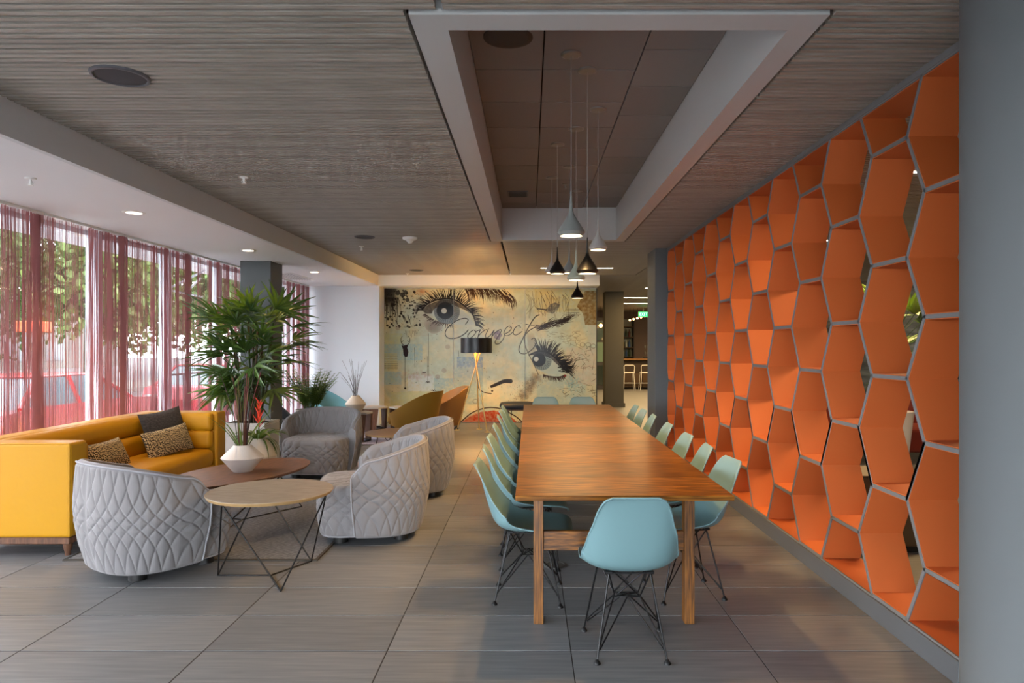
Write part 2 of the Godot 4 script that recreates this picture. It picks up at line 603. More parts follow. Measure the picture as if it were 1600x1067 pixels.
# ------------------------------------------------------------------ room shell
func build_shell() -> void:
	# floor: tiles 0.905 x 0.4535 in straight joints
	var fl := struct_node("floor", "grey stone-look tiled floor with streaks across the room")
	var bed := span(-4.9, 8.2, -0.3, -0.0025, -3.2, 28.0)
	part(fl, "screed", bed, M.grout)
	var tm := boxm(Vector3.ZERO, Vector3(0.899, 0.012, 0.4455), 0.0005)
	var tmesh := tm.mesh()
	var k := 0
	for r in range(-1, 24):
		var d := 2.754 + 0.4535 * r
		for c in range(-5, 2):
			k += 1
			part(fl, "tile", tmesh, M.floor[(k * 7 + r * 3 + c * c) % 5], P(0.6575 + 0.905 * c, -0.006, d))
	# beyond what can be told apart: one surface
	var rest := MB.new()
	span(-4.9, 2.0, -0.012, 0, -3.2, 2.07, 0, rest)
	span(2.02, 8.2, -0.012, 0, -3.2, 28.0, 0, rest)
	span(-4.9, 2.02, -0.012, 0, 13.41, 28.0, 0, rest)
	span(-4.9, -4.33, -0.012, 0, 2.07, 13.41, 0, rest)
	var ro := part(fl, "paving", rest, M.floor[2])
	ro.set_meta("kind", "stuff")
	# walls
	struct("wall_far", span(-4.75, -2.86, 0, 3.4, 13.3, 14.1), M.wall_white, "plain white wall beside the mural")
	struct("wall_mural", span(-2.86, 1.33, 0, 3.4, 13.78, 14.1), M.wall_white, "wall that carries the printed glass mural")
	var bm := span(-2.86, 1.33, SOFFIT, 3.4, 13.2, 13.78)
	struct("trim_1", bm, M.wall_white, "white bulkhead over the mural")
	struct("wall_right", span(8.0, 8.2, 0, 3.4, -3.2, 28.0), M.wall_white)
	struct("wall_bar", span(1.33, 8.2, 0, 3.4, 27.4, 27.6), mat(Color(0.52, 0.46, 0.44), 0.8))
	struct("wall_corridor", span(1.13, 1.33, 0, 3.4, 14.1, 27.6), mat(Color(0.5, 0.48, 0.42), 0.8))
	# rear wall of the room, behind the viewer, glazed
	var rear := MB.new()
	span(-4.75, 2.3, 2.65, 3.4, -3.2, -3.0, 0, rear)
	span(0.96, 8.2, 0, 3.4, -3.2, -3.0, 0, rear)
	struct("wall_rear", rear, M.wall_white)
	# windows
	struct("trim_2", span(-4.75, -4.35, SOFFIT, 3.4, -3.2, 14.1), M.white, "white bulkhead over the window wall")
	struct("baseboard_left", span(GLASS - 0.06, GLASS + 0.06, 0, 0.07, -3.0, 13.3), M.mullion, "low white sill under the window wall")
	var bay := 1.4
	for i in 12:
		var d := 7.13 - 7 * bay + i * bay
		var d1 := minf(d + bay, 13.3)
		if d >= 13.2:
			break
		var w := struct_node("window_%d" % (i + 1), "tall window pane behind the string curtain", P(GLASS, 0, d))
		var len := d1 - d
		var fr := MB.new()
		fr.box(Vector3(0, 1.36, 0), Vector3(0.13, 2.58, 0.07), 0.004)
		fr.box(Vector3(0, 2.63, -len / 2), Vector3(0.1, 0.05, len - 0.06))
		part(w, "mullion", fr, M.mullion)
		part(w, "pane", boxm(Vector3(0, 1.33, -len / 2), Vector3(0.012, 2.54, len - 0.07)), M.glass)
	for i in 4:
		var w2 := struct_node("window_%d" % (i + 13), "tall rear window pane", P(-4.4 + i * 1.34, 0, -3.1))
		part(w2, "mullion", boxm(Vector3(0, 1.325, 0), Vector3(0.07, 2.65, 0.12)), M.mullion)
		part(w2, "pane", boxm(Vector3(0.67, 1.325, 0), Vector3(1.27, 2.65, 0.012)), M.glass)
	# columns
	struct("trim_3", span(-3.906, -3.49, 0, SOFFIT, 9.42, 9.86, 0.004), M.column, "square grey column by the windows behind the tall palm")
	struct("trim_4", span(1.737, 2.2, 0, CEIL + 0.1, 9.62, 10.25, 0.004), M.column, "grey column at the end of the orange partition")
	var rc := MB.new()
	rc.lathe([Vector2(0.45, 0), Vector2(0.45, CEIL + 0.1)], 96, P(2.062, 0, 2.49))
	struct("trim_5", rc, M.column, "broad grey round column at the near end of the orange partition")
	var c6 := span(1.87, 2.33, 0.1, CEIL + 0.1, 17.2, 17.7)
	span(1.84, 2.36, 0, 0.1, 17.17, 17.73, 0, c6)
	struct("trim_6", c6, mat(Color(0.33, 0.32, 0.28), 0.6), "dark grey column in the passage to the bar")

# ------------------------------------------------------------------ ceiling
func build_ceiling() -> void:
	var ce := struct_node("ceiling", "dark wood slat ceiling with a recessed well over the table")
	var roof := span(-6.0, 8.2, 3.4, 3.6, -3.4, 28.0)
	part(ce, "roof_slab", roof, M.backing)
	var back := MB.new()
	span(-2.86, -0.49, 2.925, 3.0, -3.0, 13.2, 0, back)
	span(-0.49, 1.22, 2.925, 3.0, -3.0, 2.83, 0, back)
	span(-0.49, 1.22, 2.925, 3.0, 8.96, 13.2, 0, back)
	span(1.22, 8.0, 2.925, 3.0, -3.0, 28.0, 0, back)
	part(ce, "backing", back, M.backing)
	# white soffit along the windows and its grey fascia
	part(ce, "soffit", span(-4.4, -2.86, SOFFIT, SOFFIT + 0.1, -3.0, 13.3), M.white)
	part(ce, "fascia", span(-2.9, -2.855, SOFFIT - 0.002, 3.0, -3.0, 13.2), M.fascia)
	# well: frame flange, sides, tiles
	var fr := MB.new()
	span(-0.49, -0.345, CEIL - 0.005, 3.3, 2.83, 8.96, 0, fr)
	span(1.10, 1.22, CEIL - 0.005, 3.3, 2.83, 8.96, 0, fr)
	span(-0.345, 1.10, CEIL - 0.005, 3.3, 2.83, 2.97, 0, fr)
	span(-0.345, 1.10, CEIL - 0.005, 3.3, 8.84, 8.96, 0, fr)
	part(ce, "well_frame", fr, M.frame)
	part(ce, "well_top", span(-0.5, 1.23, 3.275, 3.32, 2.83, 8.96), M.backing)
	var xs := [-0.345, 0.085, 0.675, 1.10]
	var k := 0
	for r in 11:
		for c in 3:
			var d0 := 2.95 + 0.585 * r + (0.29 if c == 2 else 0.0) - 0.29
			var d1 := minf(d0 + 0.585, 8.85)
			d0 = maxf(d0, 2.96)
			if d1 - d0 < 0.05: continue
			k += 1
			part(ce, "ceiling_tile", span(xs[c] + 0.004, xs[c + 1] - 0.004, 3.25, 3.275, d0 + 0.004, d1 - 0.004, 0.002), M.panel[(k * 5 + r) % 3])
	# slats across the room
	var bar := BoxMesh.new()
	bar.size = Vector3.ONE
	var pitch := 0.052
	var far := MB.new()
	for r in 206:
		var d := 2.52 + pitch * r
		var segs := []
		if d < 2.80 or d > 8.99:
			segs = [[-2.85, -0.375], [-0.345, XW + 0.1]]
		else:
			segs = [[-2.85, -0.51], [1.24, XW + 0.1]]
		for s in segs:
			if r < 150:
				var o := part(ce, "slat", bar, M.slat[(r * 5 + r / 3) % 3], P((s[0] + s[1]) / 2, CEIL + 0.0225, d))
				o.scale = Vector3(s[1] - s[0], 0.045, 0.029)
			else:
				span(s[0], s[1], CEIL, CEIL + 0.045, d - 0.0145, d + 0.0145, 0, far)
	for r in 462:
		var d := 3.1 + pitch * r
		if d < 9.6 or d > 13.25:
			span(2.02 if d < 13.25 else 1.34, 7.95, CEIL, CEIL + 0.045, d - 0.0145, d + 0.0145, 0, far)
		else:
			span(2.03, 7.95, CEIL, CEIL + 0.045, d - 0.0145, d + 0.0145, 0, far)
	var fo := part(ce, "far_slats", far, M.slat[0])
	fo.set_meta("kind", "stuff")

# ------------------------------------------------------------------ orange honeycomb partition
func build_partition() -> void:
	var root := thing("honeycomb_partition", "tall screen of open orange hexagon cells with grey edges on a grey plinth", "partition", P(XW, 0, 0))
	var D := 0.245
	var lo := Vector2(3.06, 0.112)
	var hi := Vector2(9.60, 2.815)
	var rect := PackedVector2Array([lo, Vector2(hi.x, lo.y), hi, Vector2(lo.x, hi.y)])
	var edges := {}
	for col in range(-2, 13):
		var dc := 3.69 + 0.515 * col
		var odd := posmod(col, 2) == 1
		for row in range(-1, 6):
			var yc: float = (0.731 if odd else 0.427) + 0.607 * row
			var a := 0.179
			var b := 0.336
			var h := 0.3035
			var hex := PackedVector2Array([Vector2(dc - a, yc - h), Vector2(dc + a, yc - h), Vector2(dc + b, yc), Vector2(dc + a, yc + h), Vector2(dc - a, yc + h), Vector2(dc - b, yc)])
			var cut := Geometry2D.intersect_polygons(hex, rect)
			if cut.is_empty(): continue
			var poly: PackedVector2Array = cut[0]
			if Geometry2D.is_polygon_clockwise(poly): poly.reverse()
			if absf(_area(poly)) < 0.012: continue
			for i in poly.size():
				var p := poly[i]
				var q := poly[(i + 1) % poly.size()]
				if p.distance_to(q) < 0.02: continue
				var key := "%d_%d" % [roundi((p.x + q.x) * 100), roundi((p.y + q.y) * 100)]
				if not edges.has(key): edges[key] = [p, q]
			# folded liner: an inset tube, 4 mm thick
			var ins := Geometry2D.offset_polygon(poly, -0.011, Geometry2D.JOIN_MITER)
			var ins2 := Geometry2D.offset_polygon(poly, -0.015, Geometry2D.JOIN_MITER)
			if ins.is_empty() or ins2.is_empty(): continue
			var o1: PackedVector2Array = ins[0]
			var o2: PackedVector2Array = ins2[0]
			var m := MB.new()
			for i in o2.size():
				var p := o2[i]
				var q := o2[(i + 1) % o2.size()]
				# the inner face looks to the middle of the cell
				m.quad(Vector3(0.002, p.y, -p.x), Vector3(0.002, q.y, -q.x), Vector3(D, q.y, -q.x), Vector3(D, p.y, -p.x))
				if o1.size() == o2.size():
					var r := _nearest(o1, p)
					var s := _nearest(o1, q)
					m.quad(Vector3(0.002, p.y, -p.x), Vector3(0.002, r.y, -r.x), Vector3(0.002, s.y, -s.x), Vector3(0.002, q.y, -q.x))
					m.quad(Vector3(D, p.y, -p.x), Vector3(D, q.y, -q.x), Vector3(D, s.y, -s.x), Vector3(D, r.y, -r.x))
					m.quad(Vector3(0.002, r.y, -r.x), Vector3(D, r.y, -r.x), Vector3(D, s.y, -s.x), Vector3(0.002, s.y, -s.x))
			part(root, "cell", m, M.orange)
	for key in edges:
		var p: Vector2 = edges[key][0]
		var q: Vector2 = edges[key][1]
		var m := MB.new()
		var dir := (q - p).normalized()
		var mid := (p + q) / 2
		var bs := Basis(Vector3.RIGHT, Vector3(0, dir.y, -dir.x), Vector3.RIGHT.cross(Vector3(0, dir.y, -dir.x)))
		m.box(Vector3(D / 2, mid.y, -mid.x), Vector3(D + 0.004, p.distance_to(q) + 0.008, 0.0215), 0.0015, bs)
		part(root, "edge_strip", m, M.strip)
	part(root, "plinth", span(-0.012, D + 0.01, 0, 0.112, 3.07, 9.62, 0.003), M.plinth)
	part(root, "top_rail", span(-0.004, D + 0.01, 2.815, 2.85, 3.07, 9.62, 0.002), M.strip)

func _area(p: PackedVector2Array) -> float:
	var s := 0.0
	for i in p.size():
		s += p[i].cross(p[(i + 1) % p.size()])
	return s / 2

func _nearest(a: PackedVector2Array, p: Vector2) -> Vector2:
	var best := a[0]
	for q in a:
		if q.distance_squared_to(p) < best.distance_squared_to(p): best = q
	return best

# ------------------------------------------------------------------ mural: a print on glass
var img: Image

func dab(x: float, y: float, r: float, c: Color, a: float) -> void:
	var w := img.get_width()
	var h := img.get_height()
	var x0 := maxi(int(x - r - 1), 0)
	var x1 := mini(int(x + r + 1), w - 1)
	var y0 := maxi(int(y - r - 1), 0)
	var y1 := mini(int(y + r + 1), h - 1)
	for j in range(y0, y1 + 1):
		for i in range(x0, x1 + 1):
			var k := clampf(r + 0.5 - Vector2(i - x, j - y).length(), 0, 1) * a
			if k > 0.0:
				img.set_pixel(i, j, img.get_pixel(i, j).lerp(c, k))

func stroke(pts: Array, r0: float, r1: float, c: Color, a := 1.0) -> void:
	var s := smooth2(pts, 8) if pts.size() > 2 else pts
	var total := 0.0
	for i in s.size() - 1:
		total += s[i].distance_to(s[i + 1])
	var run := 0.0
	for i in s.size() - 1:
		var l: float = s[i].distance_to(s[i + 1])
		var q := 0.0
		while q < l:
			var f := (run + q) / maxf(total, 0.001)
			var r := lerpf(r0, r1, f)
			var p: Vector2 = s[i].lerp(s[i + 1], q / l)
			dab(p.x - 70, p.y - 85, r, c, a)
			q += maxf(r * 0.7, 0.6)
		run += l

func poly_fill(pts: Array, c: Color, a: float, rough := 0.0) -> void:
	var p := PackedVector2Array()
	var lo := Vector2(1e9, 1e9)
	var hi := -lo
	for q in pts:
		var z: Vector2 = q - Vector2(70, 85)
		p.append(z)
		lo = lo.min(z)
		hi = hi.max(z)
	for j in range(maxi(int(lo.y), 0), mini(int(hi.y) + 1, img.get_height())):
		# crossings of this row
		var xs := []
		for i in p.size():
			var u := p[i]
			var v := p[(i + 1) % p.size()]
			if (u.y <= j) != (v.y <= j):
				xs.append(u.x + (j - u.y) / (v.y - u.y) * (v.x - u.x))
		xs.sort()
		for k in range(0, xs.size() - 1, 2):
			for i in range(maxi(int(xs[k]), 0), mini(int(xs[k + 1]), img.get_width())):
				var aa := a
				if rough > 0.0:
					aa *= clampf(0.75 + rough * _pn.get_noise_2d(i * 3.0, j * 3.0) * 1.6, 0, 1)
				img.set_pixel(i, j, img.get_pixel(i, j).lerp(c, aa))

var _pn := FastNoiseLite.new()

func arc_at(pts: Array, f: float) -> Vector2:
	var s := smooth2(pts, 8)
	return s[clampi(int(f * (s.size() - 1)), 0, s.size() - 1)]

func V(x: float, y: float) -> Vector2:
	return Vector2(x, y)

func lashes(lid: Array, centre: Vector2, n: int, l0: float, l1: float, bend: float, c: Color, f0 := 0.0, f1 := 1.0) -> void:
	for k in n:
		var f := lerpf(f0, f1, (k + rng.randf() * 0.7) / n)
		var a := arc_at(lid, f)
		var out := (a - centre).normalized()
		var side := Vector2(-out.y, out.x) * bend * (f - 0.45)
		out = out.rotated(rng.randfn() * 0.16 + bend * 0.5 * (f - 0.5))
		var l := lerpf(l0, l1, rng.randf()) * (0.6 + 0.5 * sin(PI * f))
		var b: Vector2 = a + out * l * 0.6 + side * l * 0.4
		var e: Vector2 = a + out * l + side * l * 1.1
		stroke([a, b, e], 3.2, 0.6, c, 0.95)

func build_mural() -> void:
	_pn.seed = 5
	_pn.frequency = 0.012
	var W := 1488
	var H := 936
	# paper of several tones, laid in patches
	var small := Image.create(372, 234, false, Image.FORMAT_RGB8)
	for j in 234:
		for i in 372:
			var a := _pn.get_noise_2d(i * 1.6, j * 1.6)
			var b := _pn.get_noise_2d(i * 6.0 + 900, j * 6.0)
			var c := Color(0.77, 0.76, 0.63)
			c = c.lerp(Color(0.72, 0.78, 0.72), clampf(0.5 + a * 1.6, 0, 1) * 0.8)
			c = c.lerp(Color(0.84, 0.79, 0.62), clampf(a * -1.4, 0, 0.7))
			c = c * (1.0 + b * 0.07)
			small.set_pixel(i, j, c)
	small.resize(W, H, Image.INTERPOLATE_CUBIC)
	img = small
	var ink := Color(0.12, 0.10, 0.09)
	var brown := Color(0.22, 0.15, 0.11)
	# pasted papers; one blue patch among them paints in a screen reflection
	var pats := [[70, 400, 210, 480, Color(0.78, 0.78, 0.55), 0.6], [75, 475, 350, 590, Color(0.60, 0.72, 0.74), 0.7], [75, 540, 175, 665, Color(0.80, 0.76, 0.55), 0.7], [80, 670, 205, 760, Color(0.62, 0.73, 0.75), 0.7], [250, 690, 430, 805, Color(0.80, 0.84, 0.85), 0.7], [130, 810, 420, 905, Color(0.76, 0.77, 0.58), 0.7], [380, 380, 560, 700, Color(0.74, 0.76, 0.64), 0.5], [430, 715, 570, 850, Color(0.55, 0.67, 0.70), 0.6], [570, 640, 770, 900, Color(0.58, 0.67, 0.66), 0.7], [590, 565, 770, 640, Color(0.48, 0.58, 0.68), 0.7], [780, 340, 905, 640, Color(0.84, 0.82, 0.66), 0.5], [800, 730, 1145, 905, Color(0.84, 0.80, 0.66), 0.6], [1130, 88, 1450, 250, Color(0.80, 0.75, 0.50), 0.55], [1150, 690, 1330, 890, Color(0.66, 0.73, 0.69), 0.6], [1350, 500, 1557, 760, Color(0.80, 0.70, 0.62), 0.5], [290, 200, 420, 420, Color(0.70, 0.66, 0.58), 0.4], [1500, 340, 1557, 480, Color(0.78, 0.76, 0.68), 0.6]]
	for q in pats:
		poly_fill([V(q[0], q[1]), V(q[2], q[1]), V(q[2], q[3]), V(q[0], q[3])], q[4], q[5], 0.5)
	poly_fill([V(1480, 100), V(1557, 100), V(1557, 342), V(1480, 342), V(1465, 260), V(1422, 210)], Color(0.46, 0.34, 0.17), 0.85, 0.3)
	for k in 40:
		stroke([V(1340 + rng.randf() * 90, 230 + k % 5 * 12), V(1390 + rng.randf() * 60, 230 + k % 5 * 12)], 0.8, 0.8, brown, 0.5)
	# ruled script on papers
	for r in 9:
		for k in 12:
			var x := 85 + k * 8.0
			stroke([V(x, 550 + r * 12), V(x + 5, 552 + r * 12)], 1.0, 1.0, ink, 0.6)
	for k in 12:
		stroke([V(232 + k * 8, 380), V(232 + k * 8 + rng.randf() * 5, 380 + rng.randf() * 50)], 0.8, 0.8, ink, 0.35)
	# soft skin shading round the eyes (tone of the print)
	for k in 60:
		var f := k / 60.0
		dab(400 + f * 60 - 70, 330 + sin(f * 3.0) * 30 - 85, 42, Color(0.55, 0.50, 0.44), 0.025)
		dab(1100 + f * 20 - 70, 420 + f * 120 - 85, 30, Color(0.60, 0.55, 0.46), 0.03)
	for k in 150:
		var f := rng.randf()
		var p := V(1150, 690).lerp(V(1030, 860), f) + V(rng.randfn() * 22, rng.randfn() * 12)
		dab(p.x - 70, p.y - 85, 14, Color(0.30, 0.22, 0.17), 0.07)
	for k in 300:
		var p := V(1120, 720).lerp(V(1010, 870), rng.randf()) + V(rng.randfn() * 45, rng.randfn() * 25)
		dab(p.x - 70, p.y - 85, 0.8 + rng.randf(), brown, 0.6)
	# ink wash and splashes in the upper left
	for k in 260:
		var p := V(75 + absf(rng.randfn()) * 45, 88 + absf(rng.randfn()) * 45)
		dab(p.x - 70, p.y - 85, 10 + rng.randf() * 16, Color(0.19, 0.18, 0.18), 0.10)
	for k in 12:
		var x := 78 + k * 9.0
		stroke([V(x, 150), V(x + rng.randf() * 8, 230 + rng.randf() * 110)], 4.0, 0.8, ink, 0.6)
	for k in 420:
		var p := V(90 + rng.randf() * 250, 100 + rng.randf() * 260)
		dab(p.x - 70, p.y - 85, 0.7 + pow(rng.randf(), 6) * 9, ink, 0.75)
	for k in 14:
		var p := V(130 + rng.randf() * 120, 110 + rng.randf() * 180)
		stroke([p, p + V(12 + rng.randf() * 16, 40 + rng.randf() * 50)], 3.0, 0.6, ink, 0.7)
	for q in [V(212, 128), V(245, 165), V(180, 115), V(232, 110)]:
		dab(q.x - 70, q.y - 85, 9 + rng.randf() * 9, Color(0.2, 0.2, 0.19), 0.8)
	for k in 120:
		var p := V(345 + rng.randfn() * 30, 105 + rng.randfn() * 16)
		dab(p.x - 70, p.y - 85, 8, Color(0.72, 0.36, 0.22), 0.05)
	# specks all over
	for k in 1500:
		dab(rng.randf() * W, rng.randf() * H, 0.5 + pow(rng.randf(), 8) * 4, [ink, brown, Color(0.30, 0.40, 0.34)][k % 3], 0.45)
	for k in 60:
		var p := V(1330 + rng.randf() * 220, 440 + rng.randf() * 450)
		stroke([p, p + V(rng.randfn() * 18, rng.randfn() * 18), p + V(rng.randfn() * 30, rng.randfn() * 30)], 0.8, 0.6, brown, 0.45)
	# twigs and veins in the upper right
	for k in 26:
		var p := V(1060 + rng.randf() * 300, 95 + rng.randf() * 60)
		stroke([p, p + V(10 + rng.randfn() * 14, 50), p + V(20 + rng.randfn() * 25, 110 + rng.randf() * 60)], 1.2, 0.6, brown, 0.5)
	for k in 40:
		var p := V(1200 + rng.randf() * 250, 380 + rng.randf() * 90)
		stroke([p, p + V(40 * rng.randfn(), 14 * rng.randfn())], 0.8, 0.6, brown, 0.4)
	# left eye
	var lidL := [V(345, 235), V(390, 190), V(470, 160), V(560, 160), V(640, 205), V(700, 270), V(725, 345)]
	poly_fill([V(400, 262), V(440, 225), V(520, 195), V(600, 215), V(660, 262), V(712, 335), V(640, 345), V(560, 335), V(470, 315), V(430, 285)], Color(0.70, 0.77, 0.77), 0.9, 0.1)
	dab(520 - 70, 245 - 85, 90, Color(0.36, 0.41, 0.43), 0.85)
	for k in 70:
		var a := TAU * k / 70.0
		stroke([V(520, 245) + V(cos(a), sin(a)) * 48, V(520, 245) + V(cos(a), sin(a)) * (76 + rng.randf() * 12)], 1.2, 0.6, Color(0.20, 0.23, 0.24) if k % 2 else Color(0.52, 0.58, 0.59), 0.7)
	dab(508 - 70, 240 - 85, 60, Color(0.07, 0.07, 0.07), 0.97)
	dab(500 - 70, 241 - 85, 19, Color(0.74, 0.78, 0.77), 1.0)
	poly_fill([V(345, 238), V(395, 195), V(470, 165), V(560, 165), V(640, 205), V(690, 262), V(640, 232), V(560, 196), V(480, 198), V(430, 230), V(415, 262), V(380, 262)], Color(0.14, 0.12, 0.11), 0.88, 0.1)
	stroke(lidL, 5.0, 5.0, Color(0.09, 0.07, 0.06), 0.95)
	lashes(lidL, V(530, 330), 130, 45, 100, 0.8, Color(0.10, 0.08, 0.07))
	lashes([V(370, 265), V(420, 300), V(480, 325), V(560, 345)], V(520, 240), 34, 18, 36, 0.4, brown)
	# left eyebrow, cut by the top edge
	for k in 210:
		var f := rng.randf()
		var a := V(640 + f * 330, 70 + f * f * 70 + rng.randfn() * 16)
		stroke([a, a + V(14 + 12 * f, 28), a + V(22 + 14 * f, 58 + rng.randf() * 26)], 1.8, 0.5, brown, 0.75)
	# right eye
	var lidR := [V(1090, 552), V(1140, 530), V(1200, 528), V(1260, 560), V(1310, 615), V(1355, 672)]
	poly_fill([V(1100, 560), V(1160, 535), V(1230, 555), V(1290, 610), V(1340, 672), V(1290, 690), V(1220, 685), V(1155, 655)], Color(0.66, 0.73, 0.71), 0.9, 0.1)
	dab(1180 - 70, 592 - 85, 66, Color(0.40, 0.46, 0.46), 0.8)
	for k in 50:
		var a := TAU * k / 50.0
		stroke([V(1180, 592) + V(cos(a), sin(a)) * 38, V(1180, 592) + V(cos(a), sin(a)) * (58 + rng.randf() * 8)], 1.1, 0.6, Color(0.20, 0.22, 0.22) if k % 2 else Color(0.55, 0.60, 0.58), 0.7)
	dab(1158 - 70, 585 - 85, 47, Color(0.07, 0.07, 0.07), 0.97)
	dab(1139 - 70, 580 - 85, 17, Color(0.74, 0.78, 0.76), 1.0)
	poly_fill([V(1090, 552), V(1140, 528), V(1200, 526), V(1262, 560), V(1312, 615), V(1362, 680), V(1300, 630), V(1245, 578), V(1190, 552), V(1130, 550)], Color(0.10, 0.08, 0.08), 0.92, 0.1)
	stroke(lidR, 5.0, 6.0, Color(0.09, 0.07, 0.06), 0.95)
	lashes(lidR, V(1170, 680), 130, 45, 95, 0.9, Color(0.10, 0.08, 0.07), 0.25, 1.0)
	for k in 40:
		var a := V(1290 + rng.randf() * 60, 600 + rng.randf() * 70)
		stroke([a, a + V(45, -8 + rng.randfn() * 14), a + V(70 + rng.randf() * 20, -30 + rng.randfn() * 22)], 2.2, 0.5, Color(0.1, 0.08, 0.07), 0.85)
	lashes([V(1190, 690), V(1240, 702), V(1300, 705), V(1340, 690)], V(1220, 600), 46, 18, 40, 0.5, brown)
	# right eyebrow
	for k in 130:
		var f := rng.randf()
		var a := V(1135 + f * 220, 368 - f * 62 + rng.randfn() * 13 * (1.1 - f * 0.4))
		stroke([a, a + V(26, -10 + rng.randfn() * 5), a + V(52 + rng.randf() * 16, -26 + rng.randfn() * 8)], 1.9, 0.5, Color(0.16, 0.11, 0.09), 0.6)
	# line of the nose bridge and cheek
	stroke([V(1140, 352), V(1085, 385), V(1058, 430), V(1065, 490), V(1092, 555), V(1125, 620), V(1155, 690)], 3.5, 2.0, Color(0.24, 0.20, 0.17), 0.75)
	stroke([V(742, 715), V(733, 745), V(742, 785), V(775, 812), V(830, 822)], 3.5, 2.5, Color(0.25, 0.21, 0.18), 0.8)
	stroke([V(830, 772), V(870, 755), V(920, 735), V(965, 735)], 10, 15, Color(0.17, 0.14, 0.11), 0.85)
	dab(834 - 70, 803 - 85, 7, Color(0.2, 0.15, 0.13), 0.9)
	# mouth
	poly_fill([V(625, 1020), V(680, 985), V(760, 950), V(850, 940), V(930, 965), V(985, 1000), V(1005, 1020)], Color(0.64, 0.17, 0.07), 0.92, 0.35)
	poly_fill([V(625, 1020), V(665, 985), V(740, 945), V(700, 1000), V(680, 1020)], Color(0.70, 0.42, 0.28), 0.7, 0.2)
	stroke([V(620, 1018), V(690, 960), V(780, 925), V(860, 922), V(930, 945), V(1000, 985), V(1040, 1020)], 4, 4, Color(0.22, 0.13, 0.10), 0.9)
	# hanging stag head
	poly_fill([V(205, 482), V(222, 488), V(235, 480), V(252, 482), V(246, 500), V(254, 530), V(248, 560), V(232, 567), V(220, 550), V(216, 510)], Color(0.17, 0.12, 0.13), 0.95)
	for s in [-1, 1]:
		stroke([V(232 + s * 8, 485), V(232 + s * 26, 468), V(232 + s * 31, 440), V(232 + s * 22, 420)], 2.4, 1.0, Color(0.2, 0.14, 0.12), 0.9)
		stroke([V(232 + s * 27, 462), V(232 + s * 12, 448)], 1.8, 0.8, Color(0.2, 0.14, 0.12), 0.9)
	stroke([V(230, 560), V(230, 780)], 1.6, 1.6, ink, 0.8)
	dab(230 - 70, 785 - 85, 7, ink, 0.85)
	for q in [[296, 500, 640], [392, 400, 700], [385, 560, 740], [600, 520, 560]]:
		stroke([V(q[0], q[1]), V(q[0] + 2, q[2])], 1.1, 1.1, ink, 0.5)
	for q in [V(362, 678), V(388, 745), V(426, 802)]:
		for s in [-1, 1]:
			stroke([q, q + V(s * 8, -6), q + V(s * 15, 2)], 3.5, 1.0, Color(0.24, 0.22, 0.22), 0.8)
	for k in 120:
		var p := V(300 + rng.randfn() * 60, 695 + rng.randfn() * 18)
		dab(p.x - 70, p.y - 85, 9, Color(0.66, 0.40, 0.36), 0.06)
	for q in [V(525, 495), V(455, 705), V(180, 360), V(500, 660)]:
		dab(q.x - 70, q.y - 85, 17, Color(0.56, 0.46, 0.42), 0.35)
	# bird on a twig
	poly_fill([V(1150, 226), V(1210, 230), V(1240, 195), V(1272, 182), V(1308, 196), V(1290, 232), V(1255, 262), V(1215, 252), V(1200, 238)], Color(0.33, 0.34, 0.36), 0.85, 0.4)
	stroke([V(1145, 226), V(1215, 234)], 3, 5, Color(0.24, 0.24, 0.25), 0.9)
	# flower and hearts
	for k in 5:
		var a := TAU * k / 5.0
		dab(872 + cos(a) * 16 - 70, 412 + sin(a) * 20 - 85, 14, Color(0.40, 0.31, 0.42), 0.6)
	dab(1340 - 70, 697 - 85, 9, Color(0.5, 0.15, 0.12), 0.85)
	for k in 260:
		var p := V(1390 + rng.randfn() * 30, 745 + rng.randfn() * 34)
		dab(p.x - 70, p.y - 85, 7, Color(0.50, 0.67, 0.68), 0.12)
	for q in [V(1460, 480), V(1500, 480), V(1535, 490), V(718, 877)]:
		for k in 18:
			var a := TAU * k / 18.0
			dab(q.x + cos(a) * 17 - 70, q.y + sin(a) * 15 - 85, 2.2, brown, 0.6)
	# the lettering
	var pen := Color(0.06, 0.05, 0.05)
	stroke([V(650, 335), V(667, 305), V(640, 294), V(585, 312), V(530, 355), V(508, 400), V(530, 432), V(585, 432), V(640, 405), V(668, 375)], 2.6, 3.2, pen)
	stroke([V(700, 378), V(678, 395), V(664, 420), V(675, 434), V(700, 420), V(720, 392), V(708, 376), V(722, 384), V(750, 374)], 2.6, 2.2, pen)
	stroke([V(752, 374), V(742, 400), V(734, 432)], 3.0, 2.4, pen)
	stroke([V(736, 422), V(762, 392), V(790, 374), V(802, 380), V(788, 412), V(795, 432), V(822, 412), V(846, 378)], 2.4, 2.6, pen)
	stroke([V(848, 376), V(838, 402), V(830, 432)], 3.0, 2.4, pen)
	stroke([V(832, 422), V(858, 392), V(886, 374), V(898, 380), V(880, 415), V(856, 455), V(860, 474), V(885, 470), V(910, 440), V(918, 415)], 2.4, 2.6, pen)
	stroke([V(918, 405), V(950, 388), V(968, 362), V(952, 348), V(928, 366), V(916, 398), V(930, 416), V(960, 406), V(985, 380)], 2.6, 2.2, pen)
	stroke([V(1030, 358), V(1022, 346), V(1000, 354), V(982, 382), V(984, 406), V(1008, 408), V(1042, 385)], 2.8, 2.2, pen)
	stroke([V(1160, 270), V(1130, 288), V(1090, 350), V(1045, 440), V(1020, 505), V(1030, 538), V(1070, 540), V(1118, 505), V(1140, 460), V(1126, 432), V(1106, 442)], 3.4, 2.2, pen)
	stroke([V(1068, 335), V(1105, 342), V(1148, 340)], 2.2, 2.2, pen)
	var tex := ImageTexture.create_from_image(img)
	var m := mat(Color(0.93, 0.93, 0.93), 0.15)
	m.albedo_texture = tex
	m.metallic_specular = 0.24
